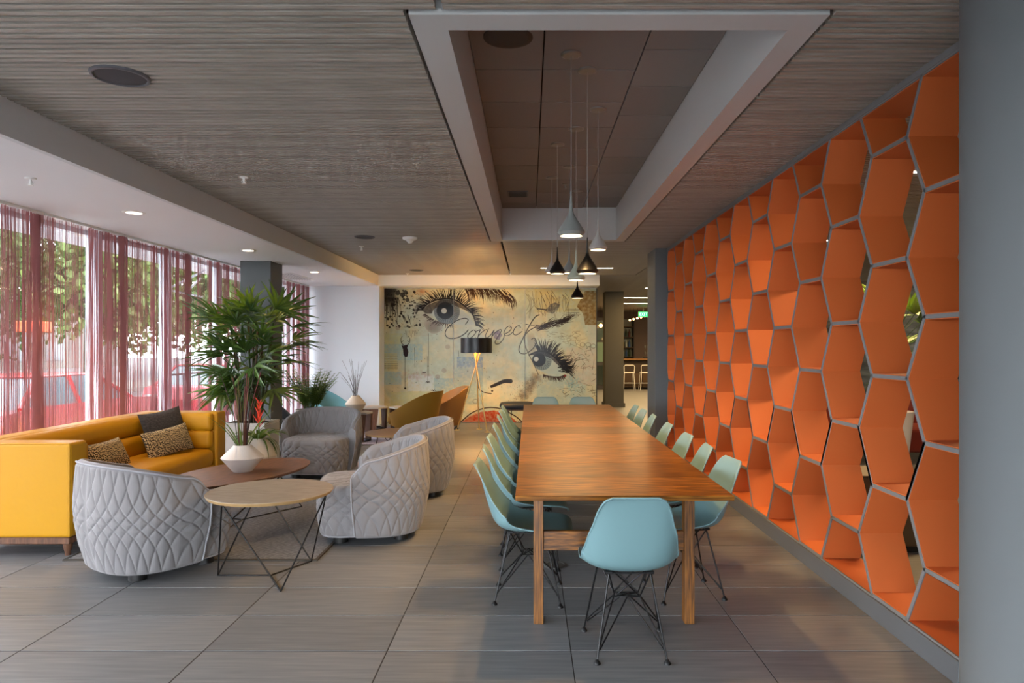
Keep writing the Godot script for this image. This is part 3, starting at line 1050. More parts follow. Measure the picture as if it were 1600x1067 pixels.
	var root := thing("glass_mural", "printed glass mural of two large eyes with the word Connect", "mural", P(-0.79, 0, 13.765))
	# three sheets; own faces carry the print, joints show
	var x0 := -2.115
	for k in 3:
		var b := MB.new()
		var w := 4.23 / 3
		var xa := x0 + w * k + 0.004
		var xb := x0 + w * (k + 1) - 0.004
		b.box(Vector3((xa + xb) / 2, 1.325, 0.002), Vector3(xb - xa, 2.63, 0.012), 0.001)
		for q in b.v.size():
			b.t[q] = Vector2((b.v[q].x - x0) / 4.23, 1.0 - (b.v[q].y - 0.01) / 2.63)
		part(root, "glass_sheet", b, m)
	part(root, "edge_trim", boxm(Vector3(-2.13, 1.325, 0.004), Vector3(0.02, 2.64, 0.03)), M.black)
	part(root, "edge_trim", boxm(Vector3(2.12, 1.325, 0.004), Vector3(0.015, 2.64, 0.03)), M.black)

# ------------------------------------------------------------------ dining table and shell chairs
func build_dining() -> void:
	var tb := thing("dining_table", "very long communal table of glossy amber wood boards on square legs", "table", P(0.48, 0, 6.24))
	var nb := 11
	var len := 5.48
	var w := len / nb
	for k in nb:
		part(tb, "board", boxm(Vector3(0, 0.737, len / 2 - w * (k + 0.5)), Vector3(1.1, 0.026, w - 0.0015), 0.0015), M.table[(k * 5 + 2) % 6])
	for z in [2.44, 0.42, -2.44]:
		for x in [-0.43, 0.386]:
			part(tb, "leg", boxm(Vector3(x, 0.362, z), Vector3(0.053, 0.724, 0.075), 0.003), M.table_leg)
		part(tb, "stretcher", boxm(Vector3(-0.022, 0.445, z + 0.0), Vector3(0.763, 0.105, 0.03), 0.002), M.table_rail)
	for x in [-0.36, 0.32]:
		part(tb, "apron", boxm(Vector3(x, 0.70, 0), Vector3(0.025, 0.048, 4.7), 0.002), M.table_rail)
	part(tb, "bracket", boxm(Vector3(0.33, 0.718, 2.44), Vector3(0.05, 0.012, 0.06), 0.002), M.black)
	# floor outlet under the table
	var inv := MB.new()
	inv.lathe([Vector2(0.08, 0.0), Vector2(0.078, 0.006), Vector2(0.06, 0.008), Vector2(0.06, 0.008), Vector2(0.055, 0.004), Vector2(0.0, 0.004)], 32)
	solo("floor_outlet", inv, M.chrome, "round metal floor outlet under the wooden table", "floor outlet", P(0.18, 0, 4.78))
	# chairs
	var proto := make_chair()
	var g := "pale aqua shell chairs round the long table"
	var first := true
	var ds := [4.21, 4.84, 5.43, 6.19, 6.97, 7.55, 8.1]
	for side in [-1, 1]:
		for k in 7:
			var d: float = ds[k] + (0.06 if side > 0 else 0.0)
			var x := -0.005 if side < 0 else 0.945
			var turn: float = (PI / 2 if side < 0 else -PI / 2) + [0.03, -0.05, 0.04, 0.0, -0.04, 0.05, 0.02][k] * side
			if side > 0 and k == 0: turn = -PI / 2 + 0.12
			var nth: String = ["first", "second", "third", "fourth", "fifth", "sixth", "seventh"][k]
			var lab := ("aqua shell chair on the lounge side of the table, %s from the lone end chair" if side < 0 else "aqua shell chair on the orange partition side, %s from the lone end chair") % nth
			var c: Node3D
			if first:
				c = proto
				first = false
				c.position = P(x, 0, d)
				c.rotation.y = turn
				c.set_meta("label", lab)
			else:
				c = copy(proto, "shell_chair", lab, P(x, 0, d), turn)
			c.set_meta("group", "shell chairs on the window side" if side < 0 else "shell chairs on the partition side")
	var ne := copy(proto, "shell_chair", "pale aqua shell chair alone at the table end, its back to the room", P(0.486, 0, 3.485), PI)
	ne.remove_meta("group")
	for x in [0.22, 0.72]:
		var fe := copy(proto, "shell_chair", "aqua shell chair at the mural end of the table, towards the %s" % ("lounge" if x < 0.5 else "orange partition"), P(x, 0, 9.18), 0.0)
		fe.set_meta("group", "shell chairs at the mural end")

func make_chair() -> Node3D:
	# faces +z; origin on the floor between the feet
	var root := thing("shell_chair", "", "chair")
	# profile of the seat's middle line (z, y), half width, how far the rim curls up
	var prof := [
		[0.262, 0.404, 0.175, 0.000], [0.250, 0.420, 0.200, 0.003], [0.215, 0.431, 0.218, 0.008], [0.13, 0.428, 0.228, 0.020],
		[0.03, 0.418, 0.232, 0.036], [-0.07, 0.414, 0.232, 0.058], [-0.14, 0.424, 0.232, 0.085], [-0.187, 0.452, 0.230, 0.100],
		[-0.213, 0.495, 0.226, 0.090], [-0.230, 0.545, 0.217, 0.070], [-0.246, 0.60, 0.207, 0.050], [-0.262, 0.66, 0.187, 0.034],
		[-0.278, 0.72, 0.172, 0.022], [-0.292, 0.765, 0.155, 0.012], [-0.303, 0.795, 0.136, 0.004], [-0.312, 0.808, 0.115, 0.0]]
	var pts := []
	for p in prof:
		pts.append(Vector3(p[0], p[1], 0))
	var mid := smooth(pts, 3)
	var wid := []
	var cur := []
	for i in prof.size() - 1:
		for k in 3:
			wid.append(lerpf(prof[i][2], prof[i + 1][2], k / 3.0))
			cur.append(lerpf(prof[i][3], prof[i + 1][3], k / 3.0))
	wid.append(prof[-1][2])
	cur.append(prof[-1][3])
	var top := []
	var bot := []
	var n := mid.size()
	for i in n:
		var a := mid[maxi(i - 1, 0)]
		var b := mid[mini(i + 1, n - 1)]
		var dir := (b - a).normalized()
		var nrm := Vector3(dir.y, -dir.x, 0)   # in (z, y): up on the seat, forward on the back
		if nrm.y < 0 and i < n / 2: nrm = -nrm
		var rt := PackedVector3Array()
		var rb := PackedVector3Array()
		for j in 25:
			var s := (j - 12) / 12.0
			var lift: float = cur[i] * pow(absf(s), 2.4)
			var rim := 0.006 * smoothstep(0.88, 1.0, absf(s))
			var w: float = wid[i] * sin(s * 1.25) / sin(1.25)
			var c := mid[i] + nrm * lift
			var off := nrm * 0.0035
			rt.append(Vector3(w, c.y + off.y, c.x + off.x) - Vector3(0, nrm.y, nrm.x) * rim)
			rb.append(Vector3(w, c.y - off.y, c.x - off.x) - Vector3(0, nrm.y, nrm.x) * rim)
		top.append(rt)
		bot.append(rb)
	var m := MB.new()
	# a closed skin: over the top, round the edge, back underneath
	m.grid(top, false, false, true)
	m.grid(bot, false, false, false)
	var rim_t := PackedVector3Array()
	var rim_b := PackedVector3Array()
	for j in 25:
		rim_t.append(top[0][j]); rim_b.append(bot[0][j])
	for i in range(1, n):
		rim_t.append(top[i][24]); rim_b.append(bot[i][24])
	for j in range(23, -1, -1):
		rim_t.append(top[n - 1][j]); rim_b.append(bot[n - 1][j])
	for i in range(n - 2, 0, -1):
		rim_t.append(top[i][0]); rim_b.append(bot[i][0])
	var rimc := PackedVector3Array()
	for q in rim_t.size():
		rimc.append((rim_t[q] + rim_b[q]) / 2)
	m.tube(rimc, 0.0052, 6, false, true)
	part(root, "shell", m, M.aqua)
	# wire base
	var feet := [Vector3(-0.198, 0.012, 0.19), Vector3(0.198, 0.012, 0.19), Vector3(-0.166, 0.012, -0.192), Vector3(0.166, 0.012, -0.192)]
	var tops := [Vector3(-0.13, 0.405, 0.10), Vector3(0.13, 0.405, 0.10), Vector3(-0.10, 0.402, -0.105), Vector3(0.10, 0.402, -0.105)]
	var hubs := [Vector3(-0.062, 0.262, 0.03), Vector3(0.062, 0.262, 0.03), Vector3(-0.062, 0.262, -0.03), Vector3(0.062, 0.262, -0.03)]
	for k in 4:
		var leg := MB.new()
		leg.tube(PackedVector3Array([feet[k], tops[k]]), 0.0052, 6)
		part(root, "leg", leg, M.wire)
		var ft := MB.new()
		ft.lathe([Vector2(0.0, 0.0), Vector2(0.017, 0.0), Vector2(0.017, 0.0), Vector2(0.0175, 0.006), Vector2(0.012, 0.012), Vector2(0.007, 0.022), Vector2(0.0, 0.024)], 12, feet[k] * Vector3(1, 0, 1))
		part(root, "foot", ft, M.wire)
	var br := MB.new()
	for k in 4:
		var low: Vector3 = feet[k].lerp(tops[k], 0.13)
		var ox: Vector3 = hubs[k ^ 1]
		var oz: Vector3 = hubs[k ^ 2]
		br.tube(PackedVector3Array([low, low + (ox - low) * 0.03 + Vector3(0, -0.008, 0), (hubs[k] + ox) / 2]), 0.004, 5)
		br.tube(PackedVector3Array([low, (hubs[k] + oz) / 2]), 0.004, 5)
		br.tube(PackedVector3Array([tops[k], hubs[k]]), 0.004, 5)
		br.tube(PackedVector3Array([tops[k] * Vector3(0.75, 1, 0.75), hubs[k ^ 1]]), 0.004, 5)
	br.tube(PackedVector3Array([hubs[0], hubs[1], hubs[3], hubs[2]]), 0.004, 5, false, true)
	br.tube(PackedVector3Array([hubs[0], hubs[3]]), 0.004, 5)
	br.tube(PackedVector3Array([hubs[1], hubs[2]]), 0.004, 5)
	part(root, "wire_brace", br, M.wire)
	var mt := MB.new()
	for k in 4:
		mt.box(tops[k] + Vector3(0, 0.006, 0), Vector3(0.035, 0.014, 0.035), 0.003)
	for k in [0, 2]:
		mt.tube(PackedVector3Array([tops[k], tops[k + 1]]), 0.005, 5)
	for k in [0, 1]:
		mt.tube(PackedVector3Array([tops[k], tops[k + 2]]), 0.005, 5)
	part(root, "mount", mt, M.wire)
	return root

# ------------------------------------------------------------------ lounge by the windows
func quilt(along: float, y: float) -> float:
	# two families of stitch lines that cross; long lozenges above and below, short ones between
	var pp := 0.098
	var s := 0.098 * (1.6 * y / 0.7 + 1.15 * tanh((y - 0.38) / 0.12))
	var a := absf(fposmod((along - s) / pp + 0.5, 1.0) - 0.5) * pp
	var b := absf(fposmod((along + s) / pp + 0.5, 1.0) - 0.5) * pp
	var d := minf(a, b)
	return (1.0 - exp(-d / 0.007)) * 0.75 + 0.25 * minf(d / 0.04, 1.0)

func tub_ring(th: float, k: float) -> Vector2:
	# plan of the tub: rounded, a little boxy; th = 0 is the back (-z)
	var s := sin(th)
	var c := cos(th)
	var e := 2.0 / 2.5
	return Vector2(signf(s) * pow(absf(s), e) * 0.445, -signf(c) * pow(absf(c), e) * 0.42) * k

func make_armchair() -> Node3D:
	var root := thing("tub_armchair", "", "armchair")
	var TH := deg_to_rad(106)
	var nth := 360
	var rows := []
	var rimline := PackedVector3Array()
	for i in nth + 1:
		var th := lerpf(-TH, TH, float(i) / nth)
		var q := absf(th) / TH
		var top := 0.755 - 0.15 * pow(q, 2.3) - 0.055 * pow(smoothstep(0.84, 1.0, q), 2.0)
		var row := PackedVector3Array()
		var along := th * 0.46
		for j in 96:
			var f := j / 95.0
			var y := lerpf(0.055, top - 0.02, f)
			var yy := y / 0.755
			var k := 0.80 + 0.20 * sin(clampf(yy / 0.62, 0, 1) * PI / 2) - 0.035 * smoothstep(0.6, 1.0, yy)
			var p := tub_ring(th, k)
			var out := p.normalized()
			var fade := smoothstep(0.0, 0.03, f) * smoothstep(1.0, 0.97, f)
			var seam := smoothstep(0.0, 0.02, absf(along))
			var h := 0.013 * quilt(along, y) * fade * seam
			p += out * h
			row.append(Vector3(p.x, y, p.y))
		# over the rim
		var o := tub_ring(th, 0.965)
		for a in 5:
			var an := PI * (a + 1) / 6.0
			var kk := 0.965 - 0.05 * (1 - cos(an))
			var p := tub_ring(th, kk)
			row.append(Vector3(p.x, top - 0.02 + 0.022 * sin(an), p.y))
		rimline.append(Vector3(o.x * 1.012, top - 0.012, o.y * 1.012))
		for j in 48:
			var f := j / 47.0
			var y := lerpf(top - 0.02, 0.36, f)
			var k := 0.865 - 0.11 * f
			var p := tub_ring(th, k)
			var fade := smoothstep(0.0, 0.06, f)
			p -= p.normalized() * 0.013 * quilt(along * 0.9, y) * fade
			row.append(Vector3(p.x, y, p.y))
		rows.append(row)
	var m := MB.new()
	m.grid(rows, false, false, true)
	# ends of the arms
	for e in [0, nth]:
		var r: PackedVector3Array = rows[e]
		var nn := r.size()
		var lo := r[0]
		var back := PackedVector3Array([r[nn - 1], Vector3(r[nn - 1].x, 0.055, r[nn - 1].z)])
		var loop := []
		for j in range(0, nn):
			loop.append(r[j])
		for j in back:
			loop.append(j)
		var c := (lo + r[95] + r[nn - 1]) / 3
		for j in loop.size():
			var a: Vector3 = loop[j]
			var b: Vector3 = loop[(j + 1) % loop.size()]
			if a.distance_to(b) < 1e-6: continue
			if e == 0: m.tri(c, b, a)
			else: m.tri(c, a, b)
	part(root, "shell", m, M.velvet)
	# piping along the rim and down both arm fronts
	var pl := PackedVector3Array()
	for e in [0]:
		var r: PackedVector3Array = rows[0]
		for j in range(2, 94, 8): pl.append(r[j] * Vector3(1.01, 1, 1.0) + Vector3(0, 0, 0.004))
	for i in range(0, nth + 1, 4): pl.append(rimline[i])
	var r2: PackedVector3Array = rows[nth]
	for j in range(92, 1, -8): pl.append(r2[j] * Vector3(1.01, 1, 1.0) + Vector3(0, 0, 0.004))
	var pm := MB.new()
	pm.tube(pl, 0.0065, 6)
	part(root, "piping", pm, M.piping)
	# seat: a quilted block with a swelling front
	var sr := []
	var nph := 300
	for i in nph:
		var ph := TAU * i / nph
		var cs := cos(ph)
		var sn := sin(ph)
		var ee := 2.0 / 4.2
		var px := signf(cs) * pow(absf(cs), ee) * 0.352
		var pz := signf(sn) * pow(absf(sn), ee) * 0.37 + 0.055
		var row := PackedVector3Array()
		var al := px if absf(pz - 0.055) / 0.37 > absf(px) / 0.352 else pz
		for j in 100:
			var f := j / 99.0
			var k := 1.0
			var y := 0.0
			if f < 0.55:
				var g := f / 0.55
				y = lerpf(0.055, 0.395, g)
				k = 0.93 + 0.07 * sin(g * PI * 0.6)
				k += 0.048 * quilt(al, y * 1.3) * smoothstep(0, 0.08, g)
			elif f < 0.72:
				var g := (f - 0.55) / 0.17 * PI / 2
				y = 0.395 + 0.05 * sin(g)
				k = 0.93 + 0.07 * sin(PI * 0.6) - 0.12 * (1 - cos(g)) + 0.048 * quilt(al, 0.51)
			else:
				var g := (f - 0.72) / 0.28
				k = lerpf(0.876, 0.0, g)
				var zz := pz * k
				y = 0.445 + 0.012 * (1 - k) + 0.012 * (quilt(px * k, zz + 0.3) - 0.5)
			row.append(Vector3(px * k, y, (pz - 0.055) * k + 0.055))
		sr.append(row)
	var sm := MB.new()
	sm.grid(sr, true, false, true)
	part(root, "seat", sm, M.velvet)
	var sp := PackedVector3Array()
	for i in range(0, nph, 4):
		var r: PackedVector3Array = sr[i]
		sp.append(Vector3(r[1].x * 1.01, 0.062, r[1].z))
	var spm := MB.new()
	spm.tube(sp, 0.006, 6, false, true)
	part(root, "seat_piping", spm, M.piping)
	for q in [Vector2(-0.22, 0.25), Vector2(0.22, 0.25), Vector2(-0.2, -0.2), Vector2(0.2, -0.2)]:
		var f := MB.new()
		f.lathe([Vector2(0, 0), Vector2(0.055, 0), Vector2(0.055, 0), Vector2(0.055, 0.06), Vector2(0.055, 0.06), Vector2(0, 0.06)], 16, Vector3(q.x, 0, q.y))
		part(root, "foot", f, M.black)
	return root

# wire table: three floor feet on a star, three points under the top
func make_wire_table(called: String, label: String, r: float, h: float, top_mat: Material, edge_mat: Material, at: Vector3, turn: float, sx := 1.0, sz := 1.0) -> Node3D:
	var root := thing(called, label, "table", at, turn)
	var t := MB.new()
	t.lathe([Vector2(0, h - 0.022), Vector2(r - 0.012, h - 0.022), Vector2(r - 0.012, h - 0.022), Vector2(r, h - 0.005), Vector2(r, h - 0.003), Vector2(r - 0.002, h - 0.0002), Vector2(r - 0.002, h - 0.0002), Vector2(0, h)], 72, Vector3.ZERO, Vector2(sx, sz))
	part(root, "tabletop", t, top_mat)
	var e := MB.new()
	e.lathe([Vector2(r - 0.011, h - 0.023), Vector2(r + 0.0008, h - 0.0052), Vector2(r + 0.0008, h - 0.0028)], 72, Vector3.ZERO, Vector2(sx, sz))
	part(root, "edge_band", e, edge_mat)
	var fp := []
	var tp := []
	for k in 3:
		var a := PI - TAU * k / 3.0
		fp.append(Vector3(cos(a) * 0.345 / 0.395 * r * sx, 0.005, sin(a) * 0.345 / 0.395 * r * sz))
		var b := PI * 2 / 3.0 - TAU * k / 3.0
		tp.append(Vector3(cos(b) * 0.92 * r * sx, h - 0.024, sin(b) * 0.92 * r * sz))
	var c := Vector3(0, 0.005, 0)
	for k in 3:
		var bar := MB.new()
		bar.tube(PackedVector3Array([c, fp[k]]), 0.0048, 6)
		part(root, "floor_bar", bar, M.wire)
		for q in [k, (k + 2) % 3]:
			var leg := MB.new()
			leg.tube(PackedVector3Array([fp[k], tp[q]]), 0.0052, 6)
			part(root, "leg", leg, M.wire)
		var brc := MB.new()
		brc.tube(PackedVector3Array([tp[k], tp[(k + 1) % 3]]), 0.0045, 6)
		part(root, "top_bar", brc, M.wire)
	return root

func make_pillow(called: String, label: String, w: float, h: float, th: float, m: Material, xf: Transform3D) -> void:
	var b := MB.new()
	for sg in [1.0, -1.0]:
		var rows := []
		for i in 25:
			var row := PackedVector3Array()
			for j in 17:
				var x := (i - 12) / 12.0
				var y := (j - 8) / 8.0
				var pin := 1.0 - 0.06 * (1 - y * y)
				var pin2 := 1.0 - 0.10 * (1 - x * x)
				var z := th * 0.5 * pow(maxf((1 - pow(absf(x), 3.0)) * (1 - pow(absf(y), 3.0)), 0), 0.55)
				row.append(Vector3(x * w / 2 * pin, y * h / 2 * pin2, z * sg))
			rows.append(row)
		b.grid(rows, false, false, sg < 0)
	var o := solo(called, b, m, label, "cushion")
	o.transform = xf

func maze_texture() -> ImageTexture:
	var im := Image.create(512, 256, false, Image.FORMAT_RGB8)
	im.fill(Color(0.76, 0.68, 0.52))
	var dark := Color(0.13, 0.10, 0.07)
	var cell := 13
	for j in range(0, 256, cell):
		for i in range(0, 512, cell):
			var k := rng.randi() % 4
			if k == 0: im.fill_rect(Rect2i(i, j, cell, 6), dark)
			elif k == 1: im.fill_rect(Rect2i(i, j, 6, cell), dark)
			elif k == 2:
				im.fill_rect(Rect2i(i, j, 6, cell), dark)
				im.fill_rect(Rect2i(i, j + 9, cell, 6), dark)
			else:
				im.fill_rect(Rect2i(i + 4, j, 6, 8), dark)
				im.fill_rect(Rect2i(i, j + 4, cell, 5), dark)
	return ImageTexture.create_from_image(im)

func build_lounge() -> void:
	var rugm := span(-3.24, -1.5, 0.0, 0.010, 4.89, 7.75, 0.002)
	var rug := thing("area_rug", "large mottled grey rug with a dark edge under the tub armchairs", "rug")
	part(rug, "pile", rugm, M.rug)
	var ed := MB.new()
	span(-3.26, -1.48, 0.0, 0.011, 4.87, 4.89, 0, ed)
	span(-3.26, -1.48, 0.0, 0.011, 7.75, 7.77, 0, ed)
	span(-1.5, -1.48, 0.0, 0.011, 4.89, 7.75, 0, ed)
	span(-3.26, -3.24, 0.0, 0.011, 4.89, 7.75, 0, ed)
	part(rug, "binding", ed, M.rug_edge)
	# armchairs
	var a := make_armchair()
	a.position = P(-2.56, 0.0115, 4.74)
	a.rotation.y = PI + deg_to_rad(-34)
	a.set_meta("label", "quilted grey velvet tub armchair with its back to the near yellow sofa arm")
	copy(a, "tub_armchair", "quilted grey velvet tub armchair next to the pale side table and the rug corner", P(-1.23, 0.0115, 5.58), deg_to_rad(-80))
	copy(a, "tub_armchair", "quilted grey velvet tub armchair behind another one, beside the aqua chairs", P(-1.2, 0.0115, 7.12), deg_to_rad(-76))
	copy(a, "tub_armchair", "quilted grey velvet tub armchair seen from the front, by the red bromeliad", P(-2.45, 0, 8.24), deg_to_rad(-2))
	for o in get_children():
		if o.name.begins_with("tub_armchair"): o.set_meta("group", "quilted grey tub armchairs")
	# tables
	make_wire_table("wire_table", "pale round side table on a black wire base in front of the rug", 0.395, 0.56, M.ash_top, M.ash_edge, P(-1.69, 0, 4.56), 0.0)
	make_wire_table("coffee_table", "long oval brown wood coffee table on black wire legs, carrying a white vase", 0.42, 0.42, M.walnut_top, M.walnut, P(-2.46, 0.0115, 5.98), deg_to_rad(-18), 1.0, 1.8)
	make_wire_table("wire_table", "small tan round table on black wire legs behind the tub armchairs", 0.42, 0.47, M.oak_top, M.ash_edge, P(-1.55, 0, 8.4), 0.4)
	make_sofa()
	var maze := mat(Color.WHITE, 0.9)
	maze.albedo_texture = maze_texture()
	var grey := M.pillow_grey as StandardMaterial3D
	grey.albedo_texture = noise_tex(55, 0.12, [Color(0.6, 0.6, 0.6), Color(1, 1, 1)], 128, 128, 2)
	make_pillow("lumbar_cushion", "beige and black maze-patterned cushion on the yellow sofa, leaning low near the arm", 0.44, 0.26, 0.13, maze, Transform3D(Basis.from_euler(Vector3(-0.45, PI / 2 - 0.15, 0.05)), P(-3.66, 0.56, 6.05)))
	make_pillow("lumbar_cushion", "beige and black maze-patterned cushion in front of the dark grey one", 0.56, 0.28, 0.14, maze, Transform3D(Basis.from_euler(Vector3(-0.35, PI / 2 - 0.35, 0.10)), P(-3.52, 0.575, 6.80)))
	make_pillow("square_cushion", "plain dark grey cushion in the far corner of the yellow sofa", 0.46, 0.40, 0.14, grey, Transform3D(Basis.from_euler(Vector3(-0.30, PI / 2 - 0.5, 0.12)), P(-3.66, 0.67, 7.0)))
	# vase with stems on the coffee table
	var vs := thing("vase", "white faceted ceramic vase with thin stems on the oval brown table", "vase", P(-2.45, 0.4317, 5.96))
	var vm := MB.new()
	vm.lathe([Vector2(0, 0), Vector2(0.072, 0), Vector2(0.072, 0), Vector2(0.08, 0.005), Vector2(0.172, 0.118), Vector2(0.172, 0.118), Vector2(0.173, 0.124), Vector2(0.173, 0.124), Vector2(0.075, 0.222), Vector2(0.068, 0.228), Vector2(0.060, 0.226), Vector2(0.058, 0.215), Vector2(0.11, 0.15)], 48)
	part(vs, "body", vm, M.ceramic)
	for k in 22:
		var an := rng.randf() * TAU
		var sp := rng.randf() * 0.16
		var hh := 0.35 + rng.randf() * 0.36
		var b := MB.new()
		var p0 := Vector3(cos(an) * 0.03, 0.16, sin(an) * 0.03)
		b.tube(smooth([p0, p0 + Vector3(cos(an) * sp * 0.3, hh * 0.5, sin(an) * sp * 0.3), p0 + Vector3(cos(an) * sp, hh, sin(an) * sp)], 4), 0.0035 if k % 3 else 0.0045, 5)
		part(vs, "stem", b, [M.twig_red, M.twig, M.twig_dark][k % 3])
	for k in 9:
		var an := rng.randf() * TAU
		var b := MB.new()
		blade(b, Vector3(cos(an) * 0.04, 0.2, sin(an) * 0.04), Vector3(cos(an) * 0.7, 1.2, sin(an) * 0.7), 0.3 + rng.randf() * 0.14, 0.009, 0.9)
		part(vs, "grass_blade", b, M.leaf[k % 4])

func make_sofa() -> void:
	# along the windows, faces +x; near end d 4.95, far end d 7.5
	var root := thing("sofa", "long yellow leather sofa with high square arms along the curtained windows", "sofa", P(-3.69, 0, 6.22))
	var L := 2.54
	var hz := L / 2
	part(root, "base_rail", boxm(Vector3(0, 0.115, 0), Vector3(0.84, 0.05, L - 0.02), 0.006), M.walnut)
	for sx in [-1, 1]:
		for sz in [-1, 1]:
			var f := MB.new()
			f.lathe([Vector2(0, 0), Vector2(0.018, 0), Vector2(0.018, 0), Vector2(0.021, 0.012), Vector2(0.019, 0.022), Vector2(0.028, 0.05), Vector2(0.034, 0.09)], 16, Vector3(sx * 0.37, 0, sz * (hz - 0.07)))
			part(root, "foot", f, M.walnut)
	for sz in [1, -1]:
		var arm := MB.new()
		arm.rbox(Vector3(0, 0.475, sz * (hz - 0.1)), Vector3(0.86, 0.67, 0.2), 0.022, 14, Vector3(0.006, 0.004, 0.006))
		var ao := part(root, "arm", arm, M.leather)
		var pp := MB.new()
		var x1 := 0.424
		var y1 := 0.805
		var z1: float = sz * (hz - 0.004)
		pp.tube(PackedVector3Array([Vector3(x1, 0.15, z1), Vector3(x1, y1, z1)]), 0.004, 6)
		pp.tube(PackedVector3Array([Vector3(-x1, y1, z1), Vector3(x1, y1, z1)]), 0.004, 6)
		part(ao, "seam_piping", pp, M.leather)
	var bk := MB.new()
	bk.rbox(Vector3(-0.345, 0.475, 0), Vector3(0.17, 0.67, L - 0.4), 0.025, 14, Vector3(0.004, 0.004, 0))
	part(root, "back_frame", bk, M.leather)
	# soft upper roll and lower cushion inside the back, parted by a crease
	var up := MB.new()
	up.rbox(Vector3(-0.215, 0.715, 0), Vector3(0.13, 0.19, L - 0.41), 0.06, 16, Vector3(0.012, 0.006, 0))
	part(root, "back_roll", up, M.leather)
	var lw := MB.new()
	lw.rbox(Vector3(-0.19, 0.52, 0), Vector3(0.15, 0.21, L - 0.41), 0.06, 16, Vector3(0.014, 0, 0))
	part(root, "back_cushion", lw, M.leather)
	# the far arm is padded the same way, with a button in its crease
	var fa := MB.new()
	fa.rbox(Vector3(0.12, 0.715, -hz + 0.235), Vector3(0.56, 0.19, 0.10), 0.045, 14, Vector3(0, 0.004, 0.012))
	var f1 := part(root, "arm_pad", fa, M.leather)
	var fb := MB.new()
	fb.rbox(Vector3(0.12, 0.535, -hz + 0.24), Vector3(0.56, 0.19, 0.11), 0.045, 14, Vector3(0, 0.004, 0.014))
	part(root, "arm_pad", fb, M.leather)
	var bt := MB.new()
	bt.lathe([Vector2(0.014, 0), Vector2(0.013, 0.006), Vector2(0.008, 0.010), Vector2(0, 0.011)], 14)
	for q in bt.v.size():
		bt.v[q] = Vector3(bt.v[q].x, bt.v[q].z, bt.v[q].y)
		bt.n[q] = Vector3(bt.n[q].x, bt.n[q].z, bt.n[q].y)
	for q in range(0, bt.ix.size(), 3):
		var z := bt.ix[q + 1]
		bt.ix[q + 1] = bt.ix[q + 2]
		bt.ix[q + 2] = z
	part(f1, "button", bt, M.leather, Vector3(0.2, 0.625, -hz + 0.275))
	var na := MB.new()
	na.rbox(Vector3(0.12, 0.6, hz - 0.235), Vector3(0.56, 0.38, 0.08), 0.035, 12, Vector3(0, 0, 0.01))
	part(root, "arm_pad", na, M.leather)
	var st := MB.new()
	st.rbox(Vector3(0.09, 0.345, 0), Vector3(0.64, 0.18, L - 0.42), 0.06, 18, Vector3(0.01, 0.022, 0))
	part(root, "seat_cushion", st, M.leather)
	var ap := MB.new()
	ap.rbox(Vector3(0.06, 0.2, 0), Vector3(0.70, 0.14, L - 0.41), 0.02, 10)
	part(root, "seat_base", ap, M.leather)

# ------------------------------------------------------------------ far lounge, before the white wall and the mural
func make_wing_chair(called: String, label: String, m: Material, inner: Material, at: Vector3, turn: float) -> void:
	# a low sheet-like shell: high pointed back that sweeps down into two pointed arms; faces +z
	var root := thing(called, label, "lounge chair", at, turn)
	var rows := []
	var nth := 60
	for i in nth + 1:
		var th := lerpf(-2.35, 2.35, float(i) / nth)
		var q := absf(th) / 2.35
		var top := lerpf(0.76, 0.40, smoothstep(0.12, 1.0, q))
		var bot := lerpf(0.07, 0.20, smoothstep(0.5, 1.0, q))
		var row := PackedVector3Array()
		for j in 15:
			var f := j / 14.0
			var y := lerpf(bot, top, f)
			var flare := 0.66 + 0.34 * pow(y / 0.7, 0.9)
			var rx := 0.44 * flare
			var rz := 0.50 * flare
			row.append(Vector3(sin(th) * rx, y, -cos(th) * rz - 0.02))
		rows.append(row)
	var b := MB.new()
	b.grid(rows, false, false, true)
	part(root, "outer_shell", b, m)
	var rows2 := []
	for r in rows:
		var row := PackedVector3Array()
		for j in 15:
			var p: Vector3 = r[14 - j]
			row.append(Vector3(p.x * 0.93, p.y - 0.006 * (1.0 - j / 14.0), p.z * 0.93))
		rows2.append(row)
	var b2 := MB.new()
	b2.grid(rows2, false, false, true)
	# lip between both skins
	for i in nth:
		b2.quad(rows2[i][0], rows2[i + 1][0], rows[i + 1][14], rows[i][14])
	for e in [0, nth]:
		for j in 14:
			if e == 0: b2.quad(rows[e][j], rows2[e][14 - j], rows2[e][13 - j], rows[e][j + 1])
			else: b2.quad(rows[e][j], rows[e][j + 1], rows2[e][13 - j], rows2[e][14 - j])
	part(root, "inner_shell", b2, inner)
	var st := MB.new()
	st.rbox(Vector3(0, 0.29, 0.02), Vector3(0.54, 0.18, 0.62), 0.07, 12, Vector3(0, 0.02, 0))
	part(root, "seat", st, inner)
	part(root, "base", boxm(Vector3(0, 0.13, 0), Vector3(0.42, 0.14, 0.5), 0.02), M.charcoal)
	for q in [Vector2(-0.25, 0.28), Vector2(0.25, 0.28), Vector2(-0.25, -0.28), Vector2(0.25, -0.28)]:
		var l := MB.new()
		l.tube(PackedVector3Array([Vector3(q.x, 0, q.y), Vector3(q.x * 0.7, 0.2, q.y * 0.7)]), 0.01, 6)
		part(root, "leg", l, M.wire)

